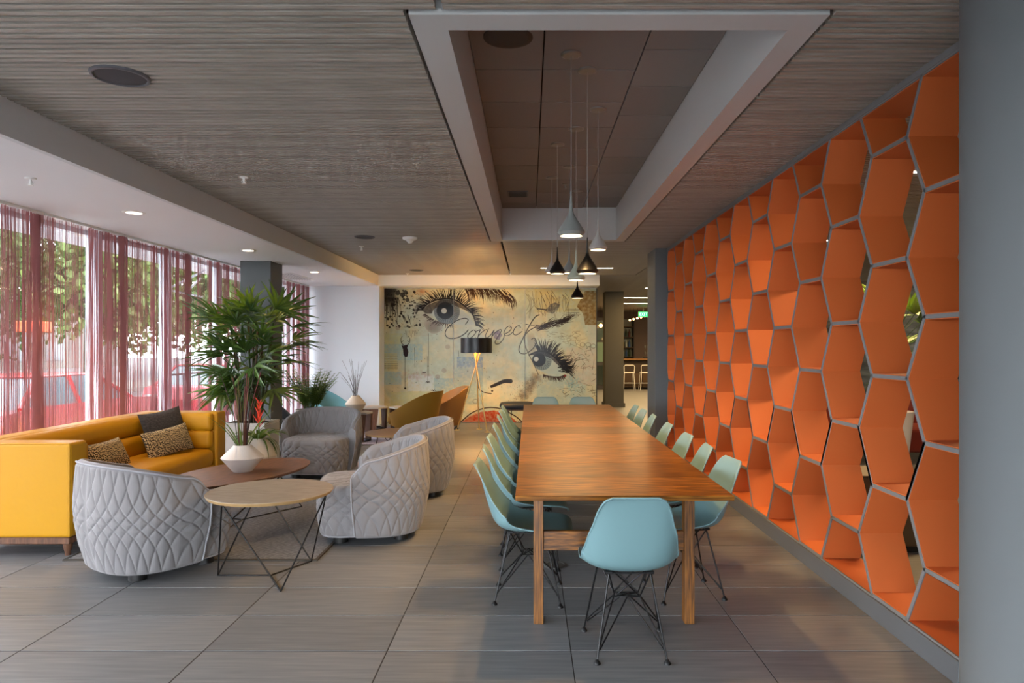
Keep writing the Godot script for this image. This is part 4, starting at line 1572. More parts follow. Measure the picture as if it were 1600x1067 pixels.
func make_hex_table(label: String, r: float, h: float, at: Vector3, turn: float) -> void:
	var root := thing("hexagon_table", label, "side table", at, turn, "wood and stone side tables")
	var hx := PackedVector2Array()
	for k in 6: hx.append(Vector2(cos(TAU * k / 6), sin(TAU * k / 6)) * r)
	var t := MB.new()
	t.prism(hx, h - 0.025, h, Transform3D(Basis(Vector3.RIGHT, -PI / 2), Vector3.ZERO))
	part(root, "top", t, M.concrete)
	for k in 6:
		if k % 2 == 1: continue
		var a := hx[k] * 0.97
		var b := hx[(k + 1) % 6] * 0.97
		var m := MB.new()
		# tapering panel, narrower at the floor
		var p0 := Vector3(a.x, h - 0.025, -a.y)
		var p1 := Vector3(b.x, h - 0.025, -b.y)
		var c0 := p0.lerp(p1, 0.18) * Vector3(1, 0, 1)
		var c1 := p0.lerp(p1, 0.82) * Vector3(1, 0, 1)
		var inn := -((p0 + p1) / 2 * Vector3(1, 0, 1)).normalized() * 0.03
		m.quad(c0, c1, p1, p0)
		m.quad(c1 + inn, c0 + inn, p0 + inn, p1 + inn)
		m.quad(c1, c1 + inn, p1 + inn, p1)
		m.quad(c0 + inn, c0, p0, p0 + inn)
		m.quad(c0 + inn, c1 + inn, c1, c0)
		part(root, "leg_panel", m, M.walnut)
	var br := MB.new()
	for k in 6:
		var a := hx[k] * 0.8
		var b := hx[(k + 1) % 6] * 0.8
		br.box(Vector3((a.x + b.x) / 2, 0.012, -(a.y + b.y) / 2), Vector3(a.distance_to(b), 0.02, 0.02), 0.0, Basis(Vector3.UP, atan2(b.y - a.y, b.x - a.x)))
	part(root, "floor_ring", br, M.wire)

func build_far_lounge() -> void:
	var rug := thing("pattern_rug", "pale violet patterned rug with a grey edge before the mural", "rug")
	part(rug, "pile", span(-2.98, -1.37, 0, 0.009, 10.6, 12.95, 0.002), M.rug2)
	var ed := MB.new()
	span(-3.0, -1.34, 0, 0.010, 10.57, 10.6, 0, ed)
	span(-1.37, -1.34, 0, 0.010, 10.6, 12.95, 0, ed)
	part(rug, "binding", ed, M.rug_edge)
	make_wing_chair("wing_chair", "mustard yellow lounge chair with a low sweeping shell before the mural", M.mustard, M.mustard, P(-1.93, 0.016, 11.5), deg_to_rad(-112))
	make_wing_chair("wing_chair", "tan brown lounge chair with a high swept back close to the mural", M.tan, M.tan, P(-1.62, 0.016, 12.6), deg_to_rad(-70))
	make_wing_chair("wing_chair", "teal lounge chair with a swept back against the white wall", M.teal, M.teal, P(-3.5, 0, 12.4), deg_to_rad(70))
	make_wing_chair("wing_chair", "charcoal lounge chair half hidden behind the grey window column", M.charcoal, M.charcoal, P(-3.95, 0, 10.5), deg_to_rad(65))
	make_hex_table("hexagon side table of wood and pale stone under the twig vase", 0.21, 0.455, P(-2.68, 0.010, 11.0), 0.25)
	make_hex_table("hexagon side table of wood and pale stone behind the twig vase", 0.26, 0.40, P(-2.82, 0.010, 12.62), 0.05)
	make_hex_table("hexagon side table of wood and pale stone behind the mustard chair", 0.26, 0.40, P(-2.28, 0.010, 12.62), 0.1)
	var vs := thing("vase", "beige faceted vase with fine bare twigs on the hexagon side table", "vase", P(-2.74, 0.465, 11.0))
	var vm := MB.new()
	vm.lathe([Vector2(0, 0), Vector2(0.09, 0), Vector2(0.09, 0), Vector2(0.165, 0.12), Vector2(0.165, 0.12), Vector2(0.165, 0.13), Vector2(0.165, 0.13), Vector2(0.07, 0.245), Vector2(0.06, 0.26), Vector2(0.05, 0.25)], 14)
	part(vs, "body", vm, M.ceramic_warm)
	for k in 26:
		var an := rng.randf() * TAU
		var sp := 0.02 + rng.randf() * 0.22
		var hh := 0.28 + rng.randf() * 0.36
		var b := MB.new()
		var p0 := Vector3(cos(an) * 0.02, 0.22, sin(an) * 0.02)
		b.tube(smooth([p0, p0 + Vector3(cos(an) * sp * 0.3, hh * 0.5, sin(an) * sp * 0.3), p0 + Vector3(cos(an) * sp, hh, sin(an) * sp)], 4), 0.0018, 4)
		part(vs, "twig", b, M.twig_dark)
	# dark upholstered stool before the mural
	var bn := thing("stool", "dark navy padded stool on thin metal legs before the mural", "stool", P(-0.2, 0, 12.4))
	var s := MB.new()
	s.lathe([Vector2(0, 0.40), Vector2(0.30, 0.40), Vector2(0.30, 0.40), Vector2(0.325, 0.42), Vector2(0.33, 0.46), Vector2(0.31, 0.50), Vector2(0.0, 0.515)], 40)
	part(bn, "seat", s, M.navy)
	part(bn, "seat_board", boxm(Vector3(0, 0.385, 0), Vector3(0.4, 0.03, 0.4), 0.004), M.walnut)
	for k in 4:
		var a := TAU * k / 4 + 0.6
		for sd in [-0.15, 0.15]:
			var l := MB.new()
			l.tube(PackedVector3Array([Vector3(cos(a) * 0.26, 0, sin(a) * 0.26), Vector3(cos(a + sd) * 0.24, 0.39, sin(a + sd) * 0.24)]), 0.006, 5)
			part(bn, "leg", l, M.wire)
	# floor lamp
	var lp := thing("floor_lamp", "tripod floor lamp with brass legs and a black drum shade before the mural", "lamp", P(-0.925, 0, 12.2))
	var sh := MB.new()
	sh.lathe([Vector2(0.272, 1.385), Vector2(0.274, 1.385), Vector2(0.274, 1.385), Vector2(0.274, 1.645), Vector2(0.274, 1.645), Vector2(0.270, 1.645)], 64)
	part(lp, "shade", sh, M.shade_black)
	var sh2 := MB.new()
	sh2.lathe([Vector2(0.270, 1.645), Vector2(0.270, 1.385)], 64)
	part(lp, "shade_lining", sh2, M.shade_gold)
	var hub := Vector3(0, 1.18, 0)
	var ft := [Vector3(-0.37, 0, -0.28), Vector3(0.19, 0, 0.02), Vector3(0.02, 0, -0.42)]
	for f in ft:
		var l := MB.new()
		var dir: Vector3 = (hub - f)
		l.tube(PackedVector3Array([f, hub + dir * 0.17]), 0.011, 8)
		part(lp, "leg", l, M.brass)
		var d := MB.new()
		d.lathe([Vector2(0.05, 0), Vector2(0.05, 0.008), Vector2(0.05, 0.008), Vector2(0, 0.010)], 20, f)
		part(lp, "foot_disc", d, M.brass)
	var st := MB.new()
	st.tube(PackedVector3Array([Vector3(0, 1.34, 0), Vector3(0, 1.46, 0)]), 0.02, 8)
	part(lp, "socket", st, M.brass)
	var bu := MB.new()
	bu.lathe([Vector2(0.012, 1.46), Vector2(0.03, 1.49), Vector2(0.036, 1.52), Vector2(0.025, 1.55), Vector2(0, 1.558)], 16)
	part(lp, "bulb", bu, M.bulb)
	omni(lp, "bulb_light", Vector3(0, 1.515, 0), Color(1.0, 0.80, 0.50), 0.6, 0.035)

# ------------------------------------------------------------------ plants
# one pointed leaf blade, folded along its middle
func blade(b: MB, at: Vector3, dir: Vector3, l: float, w: float, droop: float, n := 6) -> void:
	var d := dir.normalized()
	var p := at
	var ra := PackedVector3Array()
	var rm := PackedVector3Array()
	var rc := PackedVector3Array()
	for i in n + 1:
		var f := float(i) / n
		var side := d.cross(Vector3.UP)
		side = side.normalized() if side.length() > 0.05 else Vector3.RIGHT
		var up := side.cross(d).normalized()
		var ww := w * (sin(PI * pow(f, 0.6) * 0.97) * 0.9 + 0.1 * (1 - f))
		ra.append(p - side * ww + up * ww * 0.45)
		rm.append(p)
		rc.append(p + side * ww + up * ww * 0.45)
		p += d * l / n
		d = (d + Vector3.DOWN * droop / n).normalized()
	b.grid([ra, rm], false, false, false)
	b.grid([rm, rc], false, false, false)

# a fan leaf of a lady palm at the end of its stalk; grows along +z, upper side +y
func fan_leaf(sd: int) -> ArrayMesh:
	var r := RandomNumberGenerator.new()
	r.seed = sd
	var b := MB.new()
	var n := 6 + r.randi() % 3
	for k in n:
		var a := lerpf(-1.35, 1.35, (k + 0.5) / n) + r.randfn() * 0.06
		var dir := Vector3(sin(a), 0.12 + 0.22 * cos(a), cos(a))
		blade(b, Vector3.ZERO, dir, (0.27 + 0.10 * cos(a)) * (0.85 + r.randf() * 0.3), 0.021, 0.35 + r.randf() * 0.5, 6)
	return b.mesh()

func build_plants() -> void:
	# tall lady palm in a white planter by the column
	var at := P(-3.41, 0, 8.58)
	var pot := thing("planter", "square white planter holding the tall palm beside the grey column", "planter", at)
	var pm := MB.new()
	pm.box(Vector3(0, 0.275, 0), Vector3(0.5, 0.55, 0.5), 0.006)
	part(pot, "box", pm, M.ceramic)
	var rim := MB.new()
	for q in [[0, 0.235, 0.5, 0.03], [0, -0.235, 0.5, 0.03], [0.235, 0, 0.03, 0.44], [-0.235, 0, 0.03, 0.44]]:
		rim.box(Vector3(q[0], 0.565, q[1]), Vector3(q[2], 0.03, q[3]), 0.003)
	part(pot, "rim", rim, M.ceramic)
	part(pot, "soil", boxm(Vector3(0, 0.556, 0), Vector3(0.44, 0.012, 0.44)), M.soil)
	var palm := thing("lady_palm", "tall bushy fan palm with many thin canes in the square white planter", "palm", at + Vector3(0, 0.562, 0))
	var fans := []
	for k in 6: fans.append(fan_leaf(100 + k))
	var r := RandomNumberGenerator.new()
	r.seed = 21
	for k in 14:
		var a := r.randf() * TAU
		var b0 := Vector3(cos(a), 0, sin(a)) * (0.03 + 0.11 * r.randf())
		var lean := Vector3(cos(a), 0, sin(a)) * (0.05 + 0.18 * r.randf())
		var h := 0.75 + 0.62 * r.randf()
		var c := MB.new()
		c.tube(smooth([b0, b0 + lean * 0.35 + Vector3(0, h * 0.5, 0), b0 + lean + Vector3(0, h, 0)], 4), 0.011 if k % 3 else 0.015, 6)
		part(palm, "cane", c, M.cane if k % 4 else M.leaf[2])
	for k in 92:
		# leaves in layers of a round crown
		var f := r.randf()
		var y := lerpf(0.26, 1.40, pow(f, 0.85))
		var a := r.randf() * TAU
		var spread: float = 0.55 * sqrt(maxf(0.05, 1.0 - pow((y - 0.92) / 0.78, 2)))
		var rad: float = spread * sqrt(r.randf())
		if y < 0.6: rad = 0.12 + 0.22 * r.randf()
		var outd := Vector3(cos(a), 0, sin(a))
		var tip := outd * rad + Vector3(0, y, 0)
		if tip.z < -0.42: tip.z = -0.42 * r.randf()
		var src := outd * minf(rad * 0.35, 0.15) + Vector3(0, maxf(y - 0.25 - 0.2 * r.randf(), 0.2), 0)
		var st := MB.new()
		var dirv := (tip - src).normalized()
		st.tube(PackedVector3Array([src, (src + tip) / 2 + Vector3(0, 0.03, 0), tip]), 0.0035, 4)
		var lf := part(palm, "frond", fans[k % 6], M.leaf[[0, 1, 2, 0, 2, 3][r.randi() % 6]])
		var elev := lerpf(-0.5, 0.7, (y - 0.3) / 1.22) + r.randfn() * 0.3
		var fw := (outd * cos(elev) + Vector3.UP * sin(elev)).normalized()
		var sd := fw.cross(Vector3.UP)
		sd = sd.normalized() if sd.length() > 0.05 else Vector3.RIGHT
		var up := sd.cross(fw).normalized()
		lf.transform = Transform3D(Basis(-sd, up, fw).rotated(fw, r.randfn() * 0.5).scaled(Vector3.ONE * (0.85 + 0.4 * r.randf())), tip)
		part(lf, "stalk", st, M.leaf[2]).transform = lf.transform.affine_inverse()
	# fern-like palm in a grey pot, further back
	var at2 := P(-3.2, 0, 10.2)
	var pot2 := thing("planter", "round pale grey planter with the bushy small palm, by the teal chair", "planter", at2)
	var p2 := MB.new()
	p2.lathe([Vector2(0, 0), Vector2(0.15, 0), Vector2(0.15, 0), Vector2(0.21, 0.55), Vector2(0.21, 0.58), Vector2(0.21, 0.58), Vector2(0.19, 0.58), Vector2(0.185, 0.54)], 32)
	part(pot2, "bowl", p2, M.ceramic_warm)
	part(pot2, "soil", boxm(Vector3(0, 0.535, 0), Vector3(0.25, 0.01, 0.25)), M.soil)
	var fern := thing("bushy_palm", "small bushy feather palm in the round pale planter", "palm", at2 + Vector3(0, 0.54, 0))
	for k in 90:
		var a := r.randf() * TAU
		var b := MB.new()
		var d := Vector3(cos(a) * 0.5, 1.0 + r.randf() * 0.9, sin(a) * 0.5).normalized()
		var p := Vector3(cos(a), 0, sin(a)) * 0.08 * r.randf()
		var l := 0.42 + 0.3 * r.randf()
		var path := PackedVector3Array()
		for i in 13:
			path.append(p)
			if i > 2:
				for s in [-1, 1]:
					var side: Vector3 = d.cross(Vector3.UP).normalized() * s
					blade(b, p, side + d * 0.7 + Vector3(0, -0.1, 0), 0.115 - 0.005 * i, 0.010, 0.5, 3)
			p += d * l / 13
			d = (d + Vector3(0, -0.06, 0)).normalized()
		b.tube(path, 0.003, 4)
		part(fern, "frond", b, M.leaf[[1, 3, 1, 0][k % 4]])
	# bromeliad with a red flower in a white pot
	var at3 := P(-2.88, 0.0115, 7.42)
	var pot3 := thing("flower_pot", "tall ribbed white flower pot between the sofa and the facing tub armchair", "flower pot", at3)
	var p3 := MB.new()
	p3.lathe([Vector2(0, 0), Vector2(0.11, 0), Vector2(0.11, 0), Vector2(0.14, 0.15), Vector2(0.185, 0.33), Vector2(0.185, 0.33), Vector2(0.09, 0.50), Vector2(0.085, 0.515), Vector2(0.07, 0.51), Vector2(0.07, 0.47)], 20)
	part(pot3, "body", p3, M.ceramic_warm)
	var br := thing("bromeliad", "green strap-leaved plant with one red flower spike in the ribbed white pot", "plant", at3 + Vector3(0, 0.48, 0))
	for k in 18:
		var a := TAU * k / 18.0 + r.randf() * 0.3
		var b := MB.new()
		blade(b, Vector3(cos(a) * 0.02, 0, sin(a) * 0.02), Vector3(cos(a) * 0.8, 0.9, sin(a) * 0.8), 0.28 + r.randf() * 0.1, 0.02, 1.7, 8)
		part(br, "leaf", b, M.leaf[[0, 1, 3][k % 3]])
	for k in 12:
		var a := r.randf() * TAU
		var b := MB.new()
		blade(b, Vector3(cos(a) * 0.06, 0.02, sin(a) * 0.06), Vector3(cos(a), 0.2, sin(a)), 0.24 + r.randf() * 0.1, 0.010, 2.6, 8)
		part(br, "trailing_leaf", b, M.leaf[(k + 2) % 4])
	var stem := MB.new()
	stem.tube(PackedVector3Array([Vector3(0, 0, 0), Vector3(0.005, 0.2, 0)]), 0.007, 6)
	part(br, "stem", stem, M.leaf[1])
	for k in 16:
		var a := TAU * k / 16.0 * 2.6
		var b := MB.new()
		blade(b, Vector3(0.005, 0.14 + 0.018 * k, 0), Vector3(cos(a) * 0.75, 0.9, sin(a) * 0.75), 0.13 - 0.003 * k, 0.014, -0.3, 5)
		part(br, "bract", b, M.flower)

# ------------------------------------------------------------------ ceiling fixtures and pendants
func disc(r: float, h: float, seg := 32) -> MB:
	# hangs from y = 0 down to -h
	var b := MB.new()
	b.lathe([Vector2(0, -h), Vector2(r * 0.82, -h), Vector2(r * 0.82, -h), Vector2(r, -h * 0.6), Vector2(r, 0)], seg)
	return b

func pendant(x: float, d: float, bottom: float, dia: float, m: Material, colour: String, where: String, e: float) -> void:
	var root := thing("pendant_lamp", "%s funnel pendant lamp, %s" % [colour, where], "pendant lamp", P(x, 0, d))
	var r := dia / 2
	var k := dia / 0.165
	var b := MB.new()
	var pf := [Vector2(r * 0.80, 0.0), Vector2(r * 0.96, 0.016 * k), Vector2(r, 0.022 * k), Vector2(r, 0.022 * k), Vector2(r * 0.86, 0.045 * k), Vector2(r * 0.45, 0.098 * k), Vector2(r * 0.20, 0.132 * k), Vector2(r * 0.13, 0.16 * k), Vector2(r * 0.09, 0.21 * k), Vector2(r * 0.05, 0.27 * k), Vector2(0.0, 0.272 * k)]
	b.lathe(pf, 40, Vector3(0, bottom, 0))
	part(root, "shade", b, m)
	var inn := MB.new()
	inn.lathe([Vector2(r * 0.5, 0.05 * k), Vector2(r * 0.78, 0.012 * k), Vector2(r * 0.80, 0.0)], 40, Vector3(0, bottom, 0))
	part(root, "reflector", inn, M.white)
	var bu := MB.new()
	bu.lathe([Vector2(0, 0.006 * k), Vector2(r * 0.74, 0.007 * k), Vector2(r * 0.74, 0.010 * k)], 32, Vector3(0, bottom, 0))
	part(root, "bulb", bu, M.bulb)
	var cb := MB.new()
	cb.tube(PackedVector3Array([Vector3(0, bottom + 0.268 * k, 0), Vector3(0, 3.245, 0)]), 0.0022, 5)
	part(root, "cable", cb, M.cable)
	part(root, "canopy", disc(0.062, 0.012), M.chrome, Vector3(0, 3.25, 0))
	spot(root, "bulb_light", Vector3(0, bottom - 0.012, 0), Vector3.DOWN, Color(1.0, 0.79, 0.52), e * 0.95, 68.0, 0.03, 0.6)

func sprinkler(label: String, at: Vector3, m: Material) -> void:
	var root := thing("sprinkler", label, "sprinkler", at)
	part(root, "plate", disc(0.035, 0.008, 20), m)
	var b := MB.new()
	b.tube(PackedVector3Array([Vector3(0, -0.008, 0), Vector3(0, -0.05, 0)]), 0.008, 8)
	b.tube(PackedVector3Array([Vector3(-0.006, -0.02, 0), Vector3(-0.02, -0.035, 0), Vector3(-0.004, -0.05, 0)]), 0.003, 5)
	b.tube(PackedVector3Array([Vector3(0.006, -0.02, 0), Vector3(0.02, -0.035, 0), Vector3(0.004, -0.05, 0)]), 0.003, 5)
	part(root, "head", b, m)
	part(root, "deflector", disc(0.02, 0.003, 16), m, Vector3(0, -0.05, 0))

func downlight(label: String, x: float, d: float, y: float, e: float, group: String) -> void:
	var root := thing("downlight", label, "downlight", P(x, y, d), 0.0, group)
	var ring := MB.new()
	ring.lathe([Vector2(0.062, -0.001), Vector2(0.062, -0.006), Vector2(0.062, -0.006), Vector2(0.088, -0.005), Vector2(0.092, 0.0)], 36)
	part(root, "trim_ring", ring, M.plastic)
	var b := MB.new()
	b.lathe([Vector2(0, -0.0015), Vector2(0.062, -0.0015)], 32)
	part(root, "bulb", b, M.bulb_white)
	spot(root, "bulb_light", Vector3(0, -0.02, 0), Vector3.DOWN, Color(1.0, 0.80, 0.52), e, 55.0, 0.05, 0.7)

func linear_light(label: String, x0: float, x1: float, d: float, y: float, e: float, group := "linear ceiling lights") -> void:
	var root := thing("linear_light", label, "ceiling light", P((x0 + x1) / 2, y, d), 0.0, group)
	part(root, "housing", boxm(Vector3(0, 0.02, 0), Vector3(x1 - x0 + 0.02, 0.04, 0.06), 0.002), M.plastic)
	part(root, "light_strip", boxm(Vector3(0, -0.002, 0), Vector3(x1 - x0, 0.006, 0.045)), M.bulb_white)
	area(root, "strip_light", Vector3(0, -0.012, 0), Vector2(x1 - x0, 0.05), Color(1.0, 0.83, 0.58), e)

func build_fixtures() -> void:
	pendant(0.251, 4.18, 2.16, 0.165, M.lamp_grey, "large grey", "nearest to the lone end chair", 0.42)
	pendant(0.368, 4.42, 1.96, 0.140, M.lamp_black, "large matt black", "beside the large grey one", 0.22)
	pendant(0.508, 5.15, 2.21, 0.140, M.lamp_light, "light grey", "closest to the orange partition", 0.25)
	pendant(0.376, 5.61, 2.03, 0.150, M.lamp_beige, "pale green-grey", "hanging low over the middle of the table", 0.25)
	pendant(0.243, 6.04, 2.126, 0.142, M.lamp_black, "matt black", "on the window side of the cluster", 0.3)
	pendant(0.389, 6.79, 2.21, 0.145, M.lamp_grey, "mid grey", "far in the middle of the cluster", 0.36)
	pendant(0.235, 7.23, 2.26, 0.145, M.lamp_light, "light grey", "far on the window side of the cluster", 0.36)
	pendant(0.54, 7.84, 2.04, 0.145, M.lamp_black, "small matt black", "the last and lowest towards the mural", 0.32)
	# loudspeakers
	var n := 0
	for q in [[-2.04, 3.48, 0.137, "near the windows, large and close"], [-2.03, 8.6, 0.125, "between the sprinkler and the white detector"], [-2.0, 12.36, 0.125, "close to the bulkhead over the mural"]]:
		var root := thing("ceiling_speaker", "round dark ceiling loudspeaker in the slats, %s" % q[3], "loudspeaker", P(q[0], CEIL, q[1]), 0.0, "ceiling loudspeakers")
		var rim := MB.new()
		rim.lathe([Vector2(q[2] * 0.86, -0.004), Vector2(q[2] * 0.87, -0.012), Vector2(q[2] * 0.97, -0.010), Vector2(q[2], 0.0)], 48)
		part(root, "rim", rim, M.speaker_rim)
		var g := MB.new()
		g.lathe([Vector2(0, -0.010), Vector2(q[2] * 0.5, -0.009), Vector2(q[2] * 0.87, -0.005)], 48)
		part(root, "grille", g, M.speaker)
	var ws := thing("ceiling_speaker", "round dark loudspeaker in the recessed well over the table", "loudspeaker", P(-0.12, 3.25, 3.95))
	part(ws, "grille", disc(0.14, 0.008, 40), M.speaker)
	var vg := thing("vent_grille", "dark slotted air grille in the recessed well", "vent", P(-0.13, 3.25, 8.0))
	part(vg, "frame", boxm(Vector3(0, -0.004, 0), Vector3(0.24, 0.008, 0.3), 0.002), M.speaker_rim)
	for k in 7: part(vg, "slot", boxm(Vector3(0, -0.009, -0.12 + 0.04 * k), Vector3(0.2, 0.003, 0.02)), M.black)
	sprinkler("small metal sprinkler head in the slats near the large loudspeaker", P(-2.28, CEIL, 5.57), M.plastic)
	sprinkler("small metal sprinkler head in the slats beside the white detector", P(-2.27, CEIL, 9.43), M.plastic)
	sprinkler("small metal sprinkler head in the slats close to the mural", P(-2.26, CEIL, 12.95), M.plastic)
	sprinkler("white sprinkler head in the white soffit by the windows", P(-3.41, SOFFIT, 4.77), M.plastic)
	sprinkler("small metal sprinkler head in the well among the lamp canopies", P(0.387, 3.25, 7.53), M.chrome)
	var sd := thing("smoke_detector", "white dome smoke detector on the slat ceiling", "detector", P(-1.48, CEIL, 8.65))
	part(sd, "base", disc(0.092, 0.03), M.plastic)
	var cap := MB.new()
	cap.lathe([Vector2(0, -0.075), Vector2(0.025, -0.07), Vector2(0.035, -0.05), Vector2(0.06, -0.03)], 28)
	part(sd, "dome", cap, M.plastic)
	downlight("round recessed downlight in the white soffit by the near sofa arm", -3.4, 3.64, SOFFIT, 0.22, "soffit downlights")
	downlight("round recessed downlight in the white soffit over the yellow sofa", -3.4, 6.0, SOFFIT, 0.55, "soffit downlights")
	downlight("round recessed downlight in the white soffit over the tall palm", -3.37, 8.36, SOFFIT, 0.3, "soffit downlights")
	downlight("round recessed downlight in the white soffit before the white wall", -3.33, 10.8, SOFFIT, 0.4, "soffit downlights")
	var vt := thing("vent_grille", "pale slotted air grille in the white soffit behind the column", "vent", P(-3.92, SOFFIT, 11.5))
	part(vt, "frame", boxm(Vector3(0, -0.004, 0), Vector3(0.4, 0.008, 1.1), 0.002), M.plastic)
	for k in 8: part(vt, "slot", boxm(Vector3(-0.16 + 0.045 * k, -0.009, 0), Vector3(0.014, 0.003, 1.0)), M.speaker_rim)
	linear_light("thin linear light across the slat ceiling before the mural", 0.2, 1.44, 12.05, CEIL, 0.9)

# ------------------------------------------------------------------ string curtains
func build_curtains() -> void:
	var b := MB.new()
	for k in 3:
		var a0 := TAU * k / 3.0
		var a1 := TAU * (k + 1) / 3.0
		b.quad(Vector3(cos(a1), 0, sin(a1)), Vector3(cos(a0), 0, sin(a0)), Vector3(cos(a0), 1, sin(a0)), Vector3(cos(a1), 1, sin(a1)))
	var strand := b.mesh()
	strand.surface_set_material(0, M.string)
	var r := RandomNumberGenerator.new()
	r.seed = 77
	# each panel: depth range, and gathered places (depth, half width, strings)
	var panels := [
		[1.2, 3.4, "unseen dusky red string curtain added to dim the daylight on the near floor"],  # added out of view to hold back window light from the near floor
		[3.4, 6.0, "dusky red string curtain gathered in folds at the near end of the sofa"],
		[6.0, 7.18, "dusky red string curtain behind the near half of the sofa"],
		[7.18, 8.55, "dusky red string curtain behind the far half of the sofa"],
		[8.55, 10.5, "dusky red string curtain behind the tall palm and the grey column"],
		[10.5, 13.2, "dense dusky red string curtain between the grey column and the white wall"]]
	var dens := [210, 250, 260, 260, 220, 230]
	for k in panels.size():
		var d0: float = panels[k][0]
		var d1: float = panels[k][1]
		var n := int((d1 - d0) * dens[k])
		var tr := []
		var folds := []
		for q in 5 + int((d1 - d0) * 2.5): folds.append(lerpf(d0, d1, r.randf()))
		for i in n:
			var d: float
			if i % 12 == 0: d = d0 + absf(r.randfn()) * 0.06
			elif i % 12 == 1: d = d1 - absf(r.randfn()) * 0.05
			elif i % 12 < 7: d = folds[r.randi() % folds.size()] + r.randfn() * 0.11
			else: d = lerpf(d0, d1, r.randf())
			d = clampf(d, d0, d1)
			var lean := r.randfn() * 0.022
			var x := -4.20 + 0.022 * sin(d * 23.0) + r.randfn() * 0.012
			var w := 0.0012 + 0.0008 * r.randf()
			var y0 := 0.02 + r.randf() * 0.03
			tr.append(Transform3D(Basis(Vector3(w, 0, 0), Vector3(r.randfn() * 0.006, SOFFIT - 0.02 - y0, -lean), Vector3(0, 0, w)), P(x, y0, clampf(d - lean, d0, d1))))
		var mm := MultiMesh.new()
		mm.transform_format = MultiMesh.TRANSFORM_3D
		mm.mesh = strand
		mm.instance_count = tr.size()
		for i in tr.size(): mm.set_instance_transform(i, tr[i])
		var root := thing("string_curtain", panels[k][2], "curtain", Vector3.ZERO)
		var o := MultiMeshInstance3D.new()
		o.name = "strings"
		o.multimesh = mm
		o.material_override = M.string
		o.set_meta("kind", "stuff")
		root.add_child(o)
		part(root, "track", span(-4.235, -4.165, SOFFIT - 0.022, SOFFIT, d0 + 0.01, d1 - 0.01), M.plastic)

